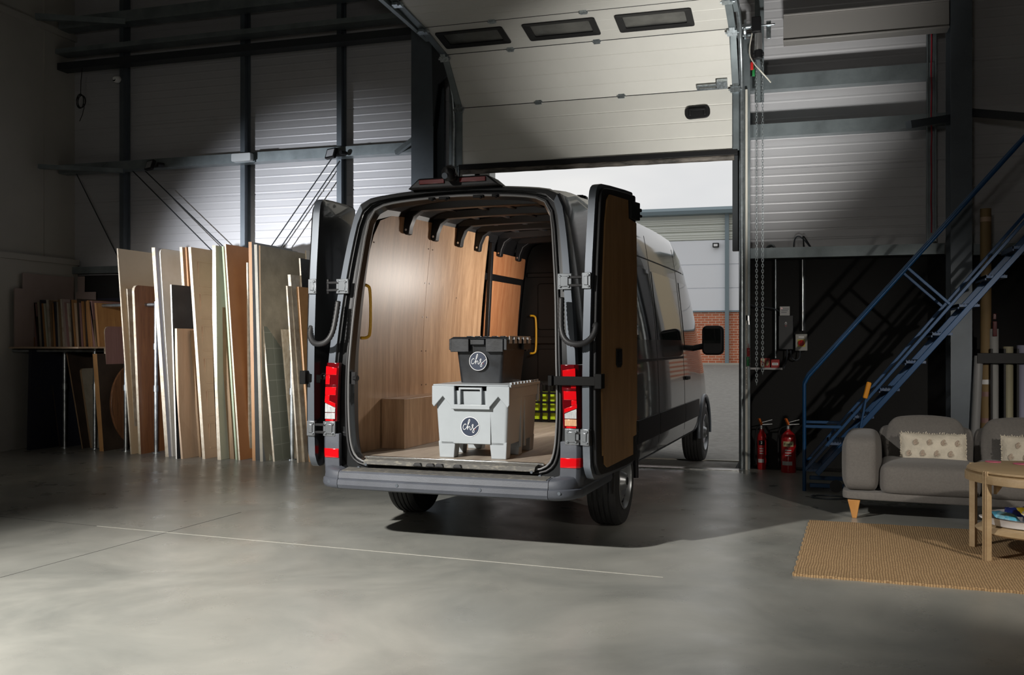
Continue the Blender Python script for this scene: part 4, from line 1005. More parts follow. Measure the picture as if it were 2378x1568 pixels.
# chains
def chain(px, y0, y1, Y, label):
    a, b = atY(px, y0, Y), atY(px, y1, Y); g = G(); z = a.z; k = 0
    while z > b.z:
        R = []
        for j in range(10):
            t = 2*PI*j/10; u = .011*math.cos(t); w = .021*math.sin(t)
            R.append((a.x+(u if k % 2 else u*.15), Y+(0 if k % 2 else u), z+w))
        g.tube(R, .0032, 4, True); z -= .031; k += 1
    o = g.build('hand_chain', m_galv); tag(o, label, 'chain', 'hand chains of the door'); return o
chain(1757, 150, 892, 11.25, 'hand chain hanging from the door motor, the left strand')
chain(1771, 150, 870, 11.25, 'hand chain hanging from the door motor, the right strand')
def pull(px, y0, y1, Y, col, label):
    a, b = atY(px, y0, Y), atY(px, y1, Y); g = G(); g.cyl(a, b, .018, n=10); g.cyl(a, (a.x, a.y, a.z+.05), .004, n=6)
    o = g.build('pull_toggle', mat(col[0], col[1], .45), bevel=.003); tag(o, label, 'toggle')
pull(1746, 145, 162, 11.3, ('red_toggle', (.55, .02, .02)), 'red pull toggle beside the chains, near the door motor')
pull(1750, 160, 177, 11.35, ('green_toggle', (.02, .22, .06)), 'green pull toggle beside the chains, near the door motor')
pull(1738, 808, 828, 11.45, ('dull_red_toggle', (.30, .02, .02)), 'red pull toggle low beside the door frame')
pull(1737, 829, 850, 11.45, ('dull_green_toggle', (.02, .16, .05)), 'green pull toggle low beside the door frame')
YW = 11.96
def wpipe(px, y0, y1, r, label, m=m_galv, Y=11.90, bend=True, name='conduit_pipe'):
    a, b = atY(px, y0, Y), atY(px, y1, Y); b.x = a.x
    g = G(); P = [b, a]
    if bend: P = [b, Vector((a.x, Y, a.z-.03)), Vector((a.x, Y, a.z+.03)), Vector((a.x-.04, Y+.02, a.z+.08)), Vector((a.x-.10, Y+.04, a.z+.05)), Vector((a.x-.12, Y+.05, a.z-.03))]; P = [Vector(q) for q in chaikin([tuple(v) for v in P], 2, False)]
    g.tube(P, r, 8); o = g.build(name, m, smooth=50); tag(o, label, 'pipe')
wpipe(1801, 583, 832, .014, 'slim grey conduit pipe running down to the fire alarm call point')
wpipe(1864, 603, 768, .016, 'bright metal conduit pipe above the isolator switch', m_chrome, bend=False)
wpipe(1868, 603, 768, .012, 'dark corrugated conduit beside the bright metal pipe', m_dsteel, bend=False)
for (ps, lb) in (([(1844, 590), (1843, 560), (1852, 546), (1868, 556), (1888, 583)], 'grey looped cable arching over the rail, the left of two'), ([(1868, 640), (1866, 560), (1864, 545), (1874, 560), (1890, 585)], 'black looped cable arching over the rail, the right of two'), ([(1733, 555), (1737, 570), (1746, 582), (1760, 586)], 'black cable curving from the door frame to the rail'), ([(1733, 698), (1742, 708), (1760, 714), (1785, 714), (1806, 720), (1814, 727)], 'cable sagging from the door frame to the control box'), ([(1828, 812), (1828, 835), (1820, 856)], 'thin cable dropping from the control box to the white trunking'), ([(1836, 814), (1838, 832), (1848, 838), (1857, 832), (1858, 815)], 'looped cable joining the control box and the isolator')):
    g = G(); g.tube([atY(x, y, 11.86) for x, y in chaikin(ps, 2, False)], .008, 6); o = g.build('looped_cable', m_rubber if 'black' in lb else m_jamb, smooth=60); tag(o, lb, 'cable')
def wbox(name, label, cat, x0, y0, x1, y1, Y, d, m, bev=.006):
    a, b = atY(x0, y0, Y), atY(x1, y1, Y); w, h = b.x-a.x, a.z-b.z
    t = thing(name, label, cat, ((a.x+b.x)/2, Y, (a.z+b.z)/2)); g = G(); g.bx(-w/2, w/2, 0, d, -h/2, h/2); g.build('casing', m, t, bevel=bev); return t, w, h
TX = lambda x, y, z: Matrix.Translation((x, y, z)) @ Matrix.Rotation(PI/2, 4, 'X')
m_ctl = mat('control_box_grey', (.045, .048, .052), .5)
t, w, h = wbox('control_box', 'dark grey door control box on the black wall', 'control box', 1808, 733, 1842, 812, 11.84, .12, m_ctl)
text('0', .05, 'zero_mark', m_white, t, TX(-.0, -.002, h*.26)); g = G(); g.cyl((.0, -.01, .08), (0, 0, .08), .014, n=12); g.build('red_button', m_dred, t)
t, w, h = wbox('notice_label', 'small white notice above the control box', 'sign', 1811, 712, 1834, 733, 11.80, .006, mat('notice_white', (.5, .5, .5), .5), 0)
for k in range(3): g = G(); g.bx(-.04, .045-.012*k, -.001, 0, .02-.02*k, .026-.02*k); g.build('print_line', m_jamb, t)
g = G(); g.cyl((-.035, -.001, .03), (-.035, 0, .03), .012, n=12); g.build('red_mark', m_red, t)
t, w, h = wbox('isolator_switch', 'grey isolator box with a red and yellow rotary switch', 'switch', 1847, 776, 1875, 815, 11.86, .10, mat('isolator_grey', (.40, .40, .38), .45))
g = G(); g.bx(-.042, .042, -.004, 0, -.05, .035); g.build('yellow_plate', mat('signal_yellow', (.60, .45, .04), .45), t)
g = G(); g.cyl((0, -.03, -.008), (0, -.004, -.008), .036, n=24); g.box((0, -.035, -.008), (.018, .016, .07)); g.build('rotary_knob', m_red, t, bevel=.002)
g = G(); g.bx(-.03, .03, -.003, 0, .055, .072); g.build('label_strip', m_white, t)
g = G(); a = atY(1733, 856, 11.90); b = atY(1817, 858, 11.90); g.bx(a.x, b.x, 11.90, 11.95, a.z-.012, a.z+.012); g.bx(a.x-.0, a.x+.025, 11.90, 11.95, 0.02, a.z); g.build('white_trunking', mat('white_trunking', (.5, .5, .5), .5)); tag(bpy.data.objects['white_trunking'], 'white cable trunking ledge below the fire signs', 'trunking')
t, w, h = wbox('fire_sign', 'square red and cream fire alarm sign with a hand symbol', 'sign', 1766, 832, 1788, 854, 11.93, .004, mat('sign_red', (.38, .02, .015), .5), 0)
g = G(); g.bx(-w/2+.004, -.006, -.002, 0, -h/2+.006, h/2-.006); g.build('sign_field', mat('sign_cream', (.55, .50, .28), .5), t)
m_sr = bpy.data.materials['sign_red']
g = G(); g.prism([(-.048, -.015), (-.03, -.03), (-.012, -.02), (-.012, .01), (-.03, .012), (-.045, .03), (-.05, .02), (-.04, .0)], -.004, -.002, 'y'); g.build('hand_symbol', m_sr, t)
g = G(); g.prism([(.006, -.03), (.03, -.035), (.044, -.01), (.034, .035), (.028, .01), (.02, .03), (.012, .0)], -.003, 0, 'y'); g.build('flame_symbol', bpy.data.materials['sign_cream'], t)
t, w, h = wbox('call_point', 'red fire alarm call point with a white window', 'alarm button', 1790, 835, 1810, 856, 11.90, .06, m_sr)
g = G(); g.bx(-.035, .035, -.003, 0, -.015, .015); fr = g.build('window_plate', m_white, t)
g = G()
for x in (-.015, 0, .015): g.cyl((x, -.005, 0), (x, -.003, 0), .0045, n=8)
g.build('dots', m_black, fr)
t, w, h = wbox('door_latch_plate', 'small zinc latch plate on the door frame', 'latch', 1731, 731, 1741, 746, 11.50, .05, m_hinge)
g = G(); g.bar((.01, -.02, .02), (.02, -.02, -.08), .012, .012); g.build('lever', m_chrome, t)
# fire extinguishers
m_fx = mat('fire_red', (.42, .012, .015), .22, 0, .6)
def extinguisher(p, r, h, label, word, wcol, rz=0):
    t = thing('fire_extinguisher', label, 'fire extinguisher', p, rz)
    g = G(); g.lathe([(0, .0), (r*.95, .0), (r, .02), (r, h*.80), (r*.9, h*.88), (r*.55, h*.95), (.022, h*.985), (.022, h+.02), (0, h+.02)], 32); g.build('cylinder', m_fx, t, smooth=45)
    g = G(); g.cyl((0, 0, h+.01), (0, 0, h+.05), .028, n=14); g.bar((0, 0, h+.06), (.12, 0, h+.07), .025, .012); g.bar((0, 0, h+.085), (.12, 0, h+.12), .025, .01); g.build('valve', m_chrome, t, bevel=.002)
    g = G(); g.bar((0, 0, h+.06), (-.03, -.02, h+.13), .03, .02); g.build('safety_tag', mat('orange_tag', (.75, .16, .02), .5), t)
    g = G(); g.tube(chaikin([(-.02, 0, h+.04), (-r*1.1, 0, h+.02), (-r*1.35, 0, h*.8), (-r*1.3, 0, h*.3), (-r*1.2, 0, h*.12)], 2, False), .012, 8); g.build('hose', m_black, t, smooth=60)
    def band(z0, z1, m, nm, a0=-75, a1=75, rr=1.004):
        g = G(); A = [math.radians(270+a0+(a1-a0)*k/10) for k in range(11)]
        g.loft([[(r*q*math.cos(a), r*q*math.sin(a), z) for a in A] for q, z in ((rr, z0), (rr, z1), (rr-.03, z1), (rr-.03, z0), (rr, z0))], False, False, False); return g.build(nm, m, t)
    band(h*.62, h*.74, wcol, 'colour_band', -40, 40); band(h*.18, h*.27, bpy.data.materials['notice_white'], 'info_label', -50, 30)
    for z in (.52, .46, .40): band(h*z, h*z+.012, bpy.data.materials['notice_white'], 'print_line', -25, 22, 1.005)
    text(word, h*.085, 'band_lettering', m_black if word == 'Foam' else m_white, t, TX(0, -r*1.035, h*.68))
p1 = atY(1769, 1093, 11.62); p1.z = 0
extinguisher(p1, .052, .46, 'slim red fire extinguisher standing nearest the door', '2', m_black)
p2 = atY(1831, 1100, 11.45); p2.z = 0
extinguisher(p2, .085, .48, 'stout red foam fire extinguisher with a cream name band, left of the blue steps', 'Foam', bpy.data.materials['sign_cream'])

# ------------------------------------------------------------------ blue mobile steps
m_blue = mat('blue_powder_coat', (.003, .058, .17), .4, .1, .2)
m_tread = mat('worn_tread', (.03, .07, .16), .5, .4, col2=(.12, .15, .2), vs=40)
sp = thing('mobile_steps', 'blue mobile warehouse steps with handrails, rising to the right behind the sofa', 'steps', (0, 10.06, 0))
HR = [(-.02, 0, 0), (-.02, 0, 1.06), (.02, 0, 1.14), (1.95, 0, 3.385), (2.6, 0, 4.12), (4.2, 0, 4.12)]
for y in (0, .56):
    g = G(); g.tube([(a, y, c) for a, b, c in HR], .019, 10); g.build('handrail', m_blue, sp, smooth=50)
    A = [(-.02, y, .20), (2.75, y, 3.58)]; Bq = [(.10, y, .17), (2.9, y, 3.50)]
    g = G(); g.bar(A[0], A[1], .03, .03); g.build('upper_stringer', m_blue, sp, bevel=.004)
    g = G(); g.bar(Bq[0], Bq[1], .03, .05); g.build('lower_stringer', m_blue, sp, bevel=.004)
    g = G(); g.bar((-.02, y, .642), (.33, y, .642), .03, .03); g.build('tie_bar', m_blue, sp, bevel=.004)
    g = G(); g.bar((.93, y, 2.20), (1.31, y, 1.84), .028, .028); g.build('handrail_brace', m_blue, sp, bevel=.004)
    g = G(); g.bar((1.93, y, 3.38), (1.93, y, 2.60), .028, .028); g.build('handrail_brace', m_blue, sp, bevel=.004)
    g = G(); g.bar((.03, y, .06), (3.6, y, .06), .04, .04); g.bar((-.02, y, .0), (-.02, y, .25), .045, .045); g.build('base_rail', m_blue, sp, bevel=.004)
    g = G(); g.bar((3.2, y, .06), (2.7, y, 3.5), .04, .04); g.bar((3.6, y, .06), (3.6, y, 3.5), .04, .04); g.build('support_leg', m_blue, sp, bevel=.004)
for k in range(-2, 12):
    z = .745+k*.27; x = .44+k*.235
    g = G(); g.bx(x, x+.19, -.0, .56, z-.012, z+.012)
    for j in range(7): g.bx(x+.01+j*.026, x+.018+j*.026, .01, .55, z+.012, z+.02)
    g.bx(x, x+.012, 0, .56, z-.03, z+.012); o = g.build('tread', m_tread, sp)
g = G(); g.bar((.46, -.04, .40), (.56, -.04, .95), .035, .02); g.build('lever', m_blue, sp, bevel=.003)
g = G(); g.bar((.545, -.04, .93), (.585, -.04, 1.09), .045, .045); g.build('lever_grip', mat('orange_grip', (.85, .33, .01), .5), sp, bevel=.01)
for x in (.28, 1.2):
    g = G(); g.cyl((x, -.03, .06), (x, .0, .06), .06, n=24); g.build('castor', m_rubber, sp, smooth=40)
g = G(); g.bar((-.02, 0, .25), (-.02, .56, .25), .03, .03); g.bar((-.02, 0, .11), (-.02, .56, .11), .03, .03); g.build('cross_bar', m_blue, sp)
# cable on the floor
g = G(); c = atZ(1925, 1157); g.tube([(c.x+.16*math.cos(a), c.y+.10*math.sin(a), .009) for a in [2*PI*k/24 for k in range(24)]], .008, 6, True); tag(g.build('cable_loop', m_jamb, smooth=60), 'loop of pale cable lying on the floor left of the sofa', 'cable')

# ------------------------------------------------------------------ rolls standing at the right wall
def roll(px, yt, Y, r, m, label, tilt=0, hollow=True, name='standing_roll', parts=None):
    q = atY(px, yt, Y); t = thing(name, label, 'roll', (q.x, Y, 0)); t.rotation_euler = (0, math.radians(tilt), 0)
    g = G(); g.lathe([(0, 0), (r, 0), (r, q.z), (r*.8, q.z), (r*.8, q.z-.15), (0, q.z-.15)], 24); g.build('roll_body', m, t, smooth=40)
    if parts: parts(t, r, q.z)
    return t
def tape(t, r, h):
    for z, m in ((1.03, m_white), (.90, B['mauve']), (.62, B['mauve']), (2.76, B['pinktan'])):
        g = G(); g.lathe([(r*1.01, z), (r*1.01, z+.05)], 24); g.build('tape_band', m, t)
m_card = mat('brown_cardboard_tube', (.24, .16, .07), .7)
roll(2259, 826, 11.25, .045, mat('grey_wrapped_roll', (.30, .30, .30), .3), 'slim grey plastic-wrapped roll leaning beside the portal column', 2.5)
roll(2289, 485, 11.35, .055, m_card, 'very tall brown cardboard tube taped in pink, behind the sofa', 0, parts=tape)
def clampf(t, r, h):
    g = G(); g.bx(-.02, .02, -r-.02, -r+.01, h-.08, h+.08); g.bx(-.015, .015, -r-.01, -r+.01, h+.10, h+.16); g.build('red_clamp', m_dred, t, bevel=.004)
roll(2308, 764, 11.32, .046, mat('off_white_roll', (.34, .34, .33), .6), 'off-white roll with a red clamp at its top', 0, parts=clampf)
roll(2341, 805, 11.32, .050, mat('cream_roll', (.36, .33, .22), .6), 'cream roll between the off-white and lavender rolls', 0)
roll(2374, 802, 11.32, .055, mat('lavender_roll', (.30, .30, .40), .6), 'pale lavender roll at the right edge of the picture', 0)
rk2 = thing('roll_rack', 'black rack bar holding the standing rolls', 'rack', (0, 0, 0))
a, b = atY(2268, 832, 11.24), atY(2378, 832, 11.24)
g = G(); g.bx(a.x, a.x+1.6, 11.20, 11.24, a.z-.055, a.z+.055); g.build('front_bar', m_black, rk2, bevel=.003)
for k in range(6):
    g = G(); g.bx(a.x+.01+k*.125, a.x+.03+k*.125, 11.24, 11.90, 0, a.z+.10 if k else a.z); g.build('divider', m_black, rk2)
# second van-side dark tool hanging at the frame edge
# ------------------------------------------------------------------ rug, sofa, table
def rug_mat():
    m = mat('jute_weave', (.42, .26, .12), .9); N = m.node_tree.nodes; L = m.node_tree.links; b = N['Principled BSDF']
    t = N.new('ShaderNodeTexCoord')
    nz = N.new('ShaderNodeTexNoise'); nz.inputs['Scale'].default_value = 5; nz.inputs['Detail'].default_value = 5; L.new(t.outputs['Object'], nz.inputs['Vector'])
    mxx = N.new('ShaderNodeVectorMath'); mxx.operation = 'MULTIPLY_ADD'; mxx.inputs[1].default_value = (.02, .02, 0); L.new(nz.outputs['Color'], mxx.inputs[0]); L.new(t.outputs['Object'], mxx.inputs[2])
    br = N.new('ShaderNodeTexBrick'); br.inputs['Scale'].default_value = 1; br.inputs['Brick Width'].default_value = .030; br.inputs['Row Height'].default_value = .0165; br.inputs['Mortar Size'].default_value = .0035; br.inputs['Mortar Smooth'].default_value = 1
    mp = N.new('ShaderNodeMapping'); mp.inputs['Rotation'].default_value = (0, 0, PI/2); L.new(mxx.outputs[0], mp.inputs['Vector']); L.new(mp.outputs['Vector'], br.inputs['Vector'])
    br.inputs['Color1'].default_value = (.44, .29, .145, 1); br.inputs['Color2'].default_value = (.36, .23, .11, 1); br.inputs['Mortar'].default_value = (.22, .13, .06, 1)
    L.new(br.outputs['Color'], b.inputs['Base Color'])
    bp = N.new('ShaderNodeBump'); bp.inputs['Strength'].default_value = .6; bp.inputs['Distance'].default_value = .008; bp.invert = True
    L.new(br.outputs['Fac'], bp.inputs['Height']); L.new(bp.outputs['Normal'], b.inputs['Normal']); return m
rz = math.radians(-3)
rug = G(); o1 = []
Wd, Dp = 3.4, 1.98
for k in range(60): o1.append((Wd*k/60, -Dp/2+.006*math.sin(k*2.1)))
for k in range(40): o1.append((Wd+.006*math.sin(k*1.7), -Dp/2+Dp*k/40))
for k in range(60): o1.append((Wd-Wd*k/60, Dp/2+.006*math.sin(k*1.3)))
for k in range(40): o1.append((.007*math.sin(k*1.9), Dp/2-Dp*k/40))
rug.loft([[(x, y, .0) for x, y in o1], [(x, y, .010) for x, y in o1], [(.008+x*.995, y*.993, .015) for x, y in o1]])
rg = rug.build('jute_rug', rug_mat()); rg.location = (-.03, 7.36, 0); rg.rotation_euler = (0, 0, rz); tag(rg, 'woven brown jute rug under the round table', 'rug')

m_sofa = mat('grey_woven_fabric', (.125, .115, .105), .85, var=.08, vs=60, bump=.25, bs=350, sheen=.1)
m_leg = ply('orange_beech', (.50, .24, .07), (.40, .18, .05), .35)
sf = thing('sofa', 'grey fabric two-seater sofa with tapered wooden legs', 'sofa', (.285, 8.60, 0), math.radians(-4.5))
def soft(name, c, d, r, parent, m=m_sofa, puff=0, seg=5, sub=0):
    g = G(); nx, ny, nz_ = 10, 8, 6
    # rounded, slightly puffed box from a subdivided cube
    vs = []; fs = []; idx = {}
    def V(i, j, k):
        if (i, j, k) in idx: return idx[(i, j, k)]
        u = [2*i/nx-1, 2*j/ny-1, 2*k/nz_-1]
        h = [d[0]/2, d[1]/2, d[2]/2]; p = [u[a]*h[a] for a in range(3)]
        q = [max(-(h[a]-r), min(h[a]-r, p[a])) for a in range(3)]
        e = [p[a]-q[a] for a in range(3)]; L = math.sqrt(sum(x*x for x in e))
        if L > 1e-9: p = [q[a]+e[a]/L*min(r, max(abs(x) for x in e)) if True else 0 for a, x in zip(range(3), e)]
        if puff:
            for a in range(3):
                o_ = [b for b in range(3) if b != a]
                if abs(abs(u[a])-1) < 1e-6: p[a] += math.copysign(puff*(1-u[o_[0]]**2)*(1-u[o_[1]]**2), u[a])
        idx[(i, j, k)] = len(vs); vs.append((c[0]+p[0], c[1]+p[1], c[2]+p[2])); return idx[(i, j, k)]
    for i in range(nx):
        for j in range(ny):
            fs.append((V(i, j, 0), V(i, j+1, 0), V(i+1, j+1, 0), V(i+1, j, 0))); fs.append((V(i, j, nz_), V(i+1, j, nz_), V(i+1, j+1, nz_), V(i, j+1, nz_)))
    for i in range(nx):
        for k in range(nz_):
            fs.append((V(i, 0, k), V(i+1, 0, k), V(i+1, 0, k+1), V(i, 0, k+1))); fs.append((V(i, ny, k), V(i, ny, k+1), V(i+1, ny, k+1), V(i+1, ny, k)))
    for j in range(ny):
        for k in range(nz_):
            fs.append((V(0, j, k), V(0, j, k+1), V(0, j+1, k+1), V(0, j+1, k))); fs.append((V(nx, j, k), V(nx, j+1, k), V(nx, j+1, k+1), V(nx, j, k+1)))
    g.add(vs, fs); o = g.build(name, m, parent, smooth=70)
    s_ = o.modifiers.new('soft', 'SUBSURF'); s_.levels = 2; s_.render_levels = 2
    return o
soft('base_frame', (1.06, .42, .195), (2.12, .86, .09), .03, sf)
soft('armrest', (.15, .42, .46), (.30, .90, .47), .085, sf, puff=.012)
soft('seat_cushion', (.68, .36, .34), (.765, .80, .27), .07, sf, puff=.02)
soft('seat_cushion', (1.44, .36, .34), (.765, .80, .27), .07, sf, puff=.02)
soft('backrest', (.67, .80, .47), (.78, .18, .52), .06, sf)
soft('backrest', (1.45, .80, .47), (.78, .18, .52), .06, sf)
soft('armrest', (1.97, .42, .46), (.30, .90, .47), .085, sf, puff=.012)
def bc(x, w):
    o = soft('back_cushion', (0, 0, 0), (w, .17, .48), .07, sf, puff=.035); o.location = (x, .66, .565); o.rotation_euler = (math.radians(-14), 0, 0)
bc(.665, .60); bc(1.43, .60)
for x, y in ((.10, .04), (2.02, .04), (.10, .78), (2.02, .78)):
    g = G(); g.loft([[(x-.018, y-.018, 0), (x+.018, y-.018, 0), (x+.018, y+.018, 0), (x-.018, y+.018, 0)], [(x-.055, y-.03, .155), (x+.045, y-.03, .155), (x+.045, y+.03, .155), (x-.055, y+.03, .155)]]); g.build('leg', m_leg, sf, bevel=.004)
m_cush = mat('cream_tufted_cotton', (.52, .47, .38), .95, var=.12, vs=8, bump=.5, bs=60)
m_tuft = mat('beige_tufting', (.46, .37, .29), .95, bump=.8, bs=90)
SFM = Matrix.Translation((.285, 8.60, 0)) @ Matrix.Rotation(math.radians(-4.5), 4, 'Z')
def cushion(x, label):
    w, h = .52, .27; t = thing('scatter_cushion', label, 'cushion', SFM @ Vector((x, .42, .565)), math.radians(-4.5+1), 'cream scatter cushions on the sofa')
    t.rotation_euler = (math.radians(-18), 0, math.radians(-4))
    g = G(); n, m = 26, 16; rr = random.Random(int(x*100))
    for s in (-1, 1):
        vs = []; fs = []
        for i in range(n+1):
            for j in range(m+1):
                u, v = 2*i/n-1, 2*j/m-1
                T = .075*((1-abs(u)**2.6)*(1-abs(v)**2.6))**.5
                px_ = u*w/2*(1-.03*(1-abs(v))**1); pz = v*h/2*(1-.05*(1-abs(u)))
                nn = noise.noise(Vector((u*4, v*3, s*2+x)))*.012*(1-abs(u)**4)*(1-abs(v)**4)
                ed = (noise.noise(Vector((u*9, v*9, 5)))*.007) if max(abs(u), abs(v)) > .93 else 0
                vs.append((px_+ed, s*T+s*nn, pz+ed))
        for i in range(n):
            for j in range(m):
                a = i*(m+1)+j; fs.append((a, a+1, a+m+2, a+m+1) if s > 0 else (a, a+m+1, a+m+2, a+1))
        g.add(vs, fs)
    b = g.build('cushion_body', m_cush, t, smooth=80)
    g = G()
    for k in range(8):
        u = -.75+k*.21; v = .35 if k % 2 else -.35
        for q in range(9):
            a = q*.7; uu, vv = u+.06*math.cos(a)*q/9, v+.22*math.sin(a)*q/9
            T = .077*((1-abs(uu)**2.6)*(1-abs(vv)**2.6))**.5
            g.tube([(uu*w/2-.008, -T-.004, vv*h/2-.008), (uu*w/2, -T-.014, vv*h/2), (uu*w/2+.008, -T-.004, vv*h/2+.008)], .006, 5)
    g.build('tufts', m_tuft, b, smooth=60)
    g = G()
    for k in range(110):
        t_ = k/110*4; e = int(t_); f_ = t_-e
        u, v = ((-1+2*f_, -1), (1, -1+2*f_), (1-2*f_, 1), (-1, 1-2*f_))[e]
        bx_, bz = u*w/2*.985, v*h/2*.98
        g.tube([(bx_, 0, bz), (bx_*(1.0)+rr.uniform(-.012, .012), rr.uniform(-.015, .015), bz+rr.uniform(-.012, .012)+(.008*v))], [.006, .003], 5)
    g.build('fringe', m_cush, b)
cushion(.72, 'cream tufted cushion on the left seat of the sofa'); cushion(1.50, 'cream tufted cushion at the right edge of the picture, half behind the table')
# round table
m_tab = ply('limed_oak', (.46, .34, .20), (.36, .25, .135), .45, axis='x')
m_tabe = mat('brown_ply_edge', (.20, .11, .06), .6)
tb = thing('round_coffee_table', 'round pale wooden coffee table with a lower shelf, standing on the rug', 'table', (1.52, 7.38, .015))
g = G(); g.lathe([(0, .60), (.43, .60), (.445, .596), (.45, .585), (.435, .575), (.455, .570), (.46, .562), (.46, .515), (.44, .510), (.43, .56), (0, .565)], 72); g.build('table_top', m_tab, tb, smooth=35)
g = G(); g.lathe([(0, .205), (.35, .205), (.36, .20), (.395, .175), (.385, .165), (.34, .178), (0, .178)], 72); sh2 = g.build('lower_shelf', m_tab, tb, smooth=35)
g = G(); g.lathe([(.30, .205), (.30, .212), (.315, .212), (.325, .205)], 48); g.build('shelf_ring', m_tab, sh2, smooth=40)
for ang in (214, 149, 34, -31):
    a = math.radians(ang); c, s = math.cos(a), math.sin(a); M = Matrix.Rotation(a, 4, 'Z')
    g = G()
    for y in (-.018, -.009, 0, .009, .018): g.bx(.418, .462 if abs(y) in (.009,) else .457, y-.0043, y+.0043, 0, .598 if abs(y) < .03 else .5, M)
    lg = g.build('leg', m_tab, tb, bevel=.0015)
    g = G()
    for y in (-.0135, -.0045, .0045, .0135): g.bx(.42, .4585, y-.0011, y+.0011, .002, .59, M)
    g.build('ply_line', m_tabe, lg)
    g = G(); g.prism([(.30, .51), (.37, .51), (.37, .44)], -.012, .012, 'y', M); g.build('corner_block', m_tab, tb)
m_coast = mat('pink_coaster', (.55, .13, .20), .5, var=.2, vs=60)
for (px, py, lb) in ((2306, 1073, 'round pink coaster on the table, the left one'), (2371, 1078, 'round pink coaster on the table, at the right edge of the picture')):
    q = atZ(px, py, .616); g = G(); g.cyl((0, 0, 0), (0, 0, .004), .052, n=32); o = g.build('coaster', m_coast, bevel=.001); o.location = q; tag(o, lb, 'coaster', 'pink coasters on the round table')
tr = thing('enamel_tray', 'white enamel tray with a grey rim on the table shelf', 'tray', (1.455, 7.36, .228))
g = G(); g.lathe([(0, .0), (.245, .0), (.26, .008), (.272, .055), (.278, .06), (.272, .062), (.262, .055), (.25, .014), (0, .010)], 64); g.build('tray_body', mat('white_enamel', (.72, .72, .74), .15, 0, .8), tr, smooth=40)
g = G(); g.tube([(.275*math.cos(a), .275*math.sin(a), .060) for a in [2*PI*k/64 for k in range(64)]], .004, 6, True); g.build('rim', m_jamb, tr, smooth=60)
g = G(); g.tube(chaikin([(-.268, -.06, .04), (-.30, -.05, .045), (-.305, .0, .045), (-.30, .05, .045), (-.268, .06, .04)], 2, False), .006, 6); g.build('handle', m_white, tr, smooth=60)
def packet(x, y, z, w, h, rz_, tilt, c1, c2, label):
    p = tr.location+Vector((x, y, z)); t = thing('snack_packet', label, 'snack packet', p, math.radians(rz_)); t.rotation_euler = (math.radians(tilt), math.radians(8), math.radians(rz_))
    g = G(); n, m = 12, 10
    for s in (-1, 1):
        vs = []; fs = []
        for i in range(n+1):
            for j in range(m+1):
                u, v = 2*i/n-1, 2*j/m-1; T = .022*(max(0, 1-abs(u)**2)*max(0, 1-abs(v)**3))**.6
                vs.append((u*w/2, v*h/2, s*T+noise.noise(Vector((u*3+x*30, v*3, s)))*.007))
        for i in range(n):
            for j in range(m):
                a = i*(m+1)+j; fs.append((a, a+1, a+m+2, a+m+1))
        g.add(vs, fs)
    b = g.build('packet_body', mat(label.split()[0]+'_foil', c1, .25, .1, .5, col2=c2, vs=14, contrast=(.48, .52)), t, smooth=60)
    return t
packet(-.15, -.05, .055, .17, .12, 20, 22, (.10, .42, .62), (.25, .55, .70), 'turquoise snack packet at the left of the tray')
packet(-.06, .06, .075, .16, .11, -10, 12, (.015, .03, .22), (.02, .05, .30), 'navy snack packet behind the turquoise one')
packet(.00, -.06, .085, .18, .12, 35, 30, (.70, .52, .03), (.62, .60, .50), 'yellow snack packet in the middle of the tray')
packet(.12, -.10, .075, .17, .13, 15, 38, (.03, .28, .07), (.70, .68, .58), 'green and white snack packet at the right of the tray')
packet(.15, .09, .075, .18, .12, 60, 15, (.60, .61, .60), (.02, .07, .28), 'blue and white snack packet behind the green one')
# dark blue folding crate seen between the legs of the table, under the sofa edge
for k, (px, lb) in enumerate(((2338, 'small dark blue tin behind the tray, the left one'), (2362, 'small dark blue tin behind the tray, the right one'))):
    g = G(); g.box((0, 0, .045), (.07, .05, .09)); o = g.build('blue_tin', mat('blue_tin', (.02, .06, .14), .4), bevel=.006); o.location = (1.50+k*.095, 7.60, .225); tag(o, lb, 'tin')

# ------------------------------------------------------------------ outdoors
m_asph = mat('asphalt', (.25, .24, .22), .9, var=.15, vs=9, bump=.5, bs=130)
g = G(); g.loft([[(x, y, z) for x in (-45, 40)] for y, z in ((11.62, -.012), (12.9, -.005), (36, .70), (60, .75), (60, -.3), (11.62, -.3), (11.62, -.012))], False, False, False); struct(g.build('floor_outside', m_asph))
m_kerb = mat('pale_concrete_kerb', (.42, .40, .35), .8)
g = G(); g.bx(-8, 4, 12.30, 12.38, -.01, .006); struct(g.build('trim_9', m_kerb))
g = G(); g.bx(-40, 20, 34.9, 35.05, .60, .70); g.bx(-40, 20, 35.05, 38, .60, .72); struct(g.build('trim_10', m_kerb))
YI = 36.0
def bz(py): return H+(795-py)/2250*34.7
m_brick = mat('red_brick', (.42, .13, .06), .85); N = m_brick.node_tree.nodes; L = m_brick.node_tree.links
t_ = N.new('ShaderNodeTexCoord'); sx = N.new('ShaderNodeSeparateXYZ'); cx = N.new('ShaderNodeCombineXYZ'); L.new(t_.outputs['Object'], sx.inputs[0]); L.new(sx.outputs['X'], cx.inputs['X']); L.new(sx.outputs['Z'], cx.inputs['Y'])
bk_ = N.new('ShaderNodeTexBrick'); bk_.inputs['Scale'].default_value = 1; bk_.inputs['Brick Width'].default_value = .26; bk_.inputs['Row Height'].default_value = .09; bk_.inputs['Mortar Size'].default_value = .009
bk_.inputs['Color1'].default_value = (.62, .20, .10, 1); bk_.inputs['Color2'].default_value = (.50, .145, .07, 1); bk_.inputs['Mortar'].default_value = (.70, .58, .46, 1)
L.new(cx.outputs[0], bk_.inputs['Vector']); L.new(bk_.outputs['Color'], N['Principled BSDF'].inputs['Base Color'])
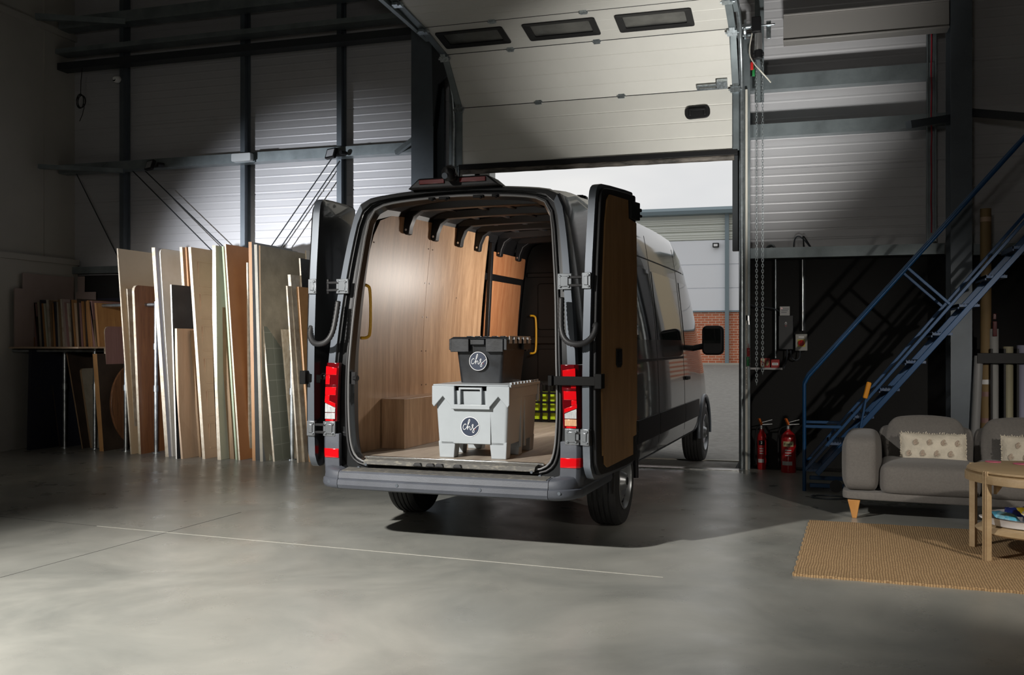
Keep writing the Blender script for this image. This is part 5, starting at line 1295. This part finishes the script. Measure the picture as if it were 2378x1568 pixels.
ub = thing('industrial_unit', 'pale clad industrial unit with a brick base across the yard', 'building', (-2, YI, 0))
g = G(); g.bx(-34, 16, 0, .4, .6, bz(722)); g.build('brick_base', m_brick, ub)
g = G()
for a, b in ((722, 667), (667, 611), (611, 553)): g.bx(-34, 16, -.02, .4, bz(a)+.02, bz(b)-.02)
g.bx(-34, 16, .02, .4, bz(722), bz(553)); g.build('white_panels', mat('flat_white_cladding', (.86, .88, .92), .5), ub)
g = G()
for a, b in ((553, 533.5), (532.5, 517), (516, 499.5)):
    g.bx(-34, 16, 0, .4, bz(a)+.02, bz(b)-.02)
    for k in range(3): z = bz(a)+(bz(b)-bz(a))*(k+.6)/3.6; g.bx(-34, 16, -.035, 0, z-.02, z+.02)
g.bx(-34, 16, .06, .4, bz(553), bz(488)); g.build('ribbed_cladding', mat('ribbed_cream_cladding', (.74, .76, .70), .5), ub)
m_eave = mat('blue_grey_flashing', (.20, .26, .29), .5)
g = G(); g.loft([[(x, y, z) for y, z in ((-.45, bz(493)), (-.5, bz(485)), (-.35, bz(477)), (.6, bz(474)), (.6, bz(493)))] for x in (-34, 16)]); g.build('eaves', m_eave, ub)
g = G(); g.bx(-34, 16, -.06, .0, bz(724), bz(720)); g.build('flashing_strip', m_eave, ub)
x_ = atY(1689, 600, YI).x+2
g = G(); g.bx(x_-.07, x_+.07, -.20, -.06, .7, bz(490)); g.build('downpipe', m_eave, ub)
x_ = atY(1663, 566, YI).x+2
g = G(); g.box((x_, -.12, bz(566)), (.22, .14, .16)); fl = g.build('wall_floodlight', m_black, ub, bevel=.01)
g = G(); g.box((x_, -.20, bz(566.3)), (.14, .02, .09)); g.build('lens', m_white, fl)
# office building on the right of the yard (seen mirrored in the van side)
ob = thing('office_building', 'cream clad office building with blue windows, mirrored in the van side', 'building', (3.4, 29, .45))
m_cc = mat('tan_ribbed_cladding', (.58, .48, .32), .6)
g = G(); g.bx(0, 14, 0, 5, 1.6, 7.0)
for k in range(26): g.bx(-.05, 14, -.05, 0, 1.7+k*.2, 1.78+k*.2)
g.build('cladding', m_cc, ob)
g = G(); g.bx(0, 14, -.05, 5, 0, 1.6); g.build('brick_base', m_brick, ob)
g = G(); g.bx(-.3, 14.3, -.5, 5.2, 7.0, 7.5); g.build('eaves', m_eave, ob)
m_bwin = mat('blue_reflective_glass', (.13, .28, .62), .3)
for y in (.8, 3.6, 6.4, 9.4):
    for z0, z1 in ((4.2, 6.2), (.6, 2.8)):
        g = G(); g.bx(y, y+1.5, -.10, -.02, z0, z1); w_ = g.build('window', m_bwin, ob)
        g = G(); g.bx(y+.72, y+.78, -.13, -.10, z0, z1); g.bx(y-.06, y, -.13, -.10, z0, z1); g.build('window_bar', m_eave, w_)
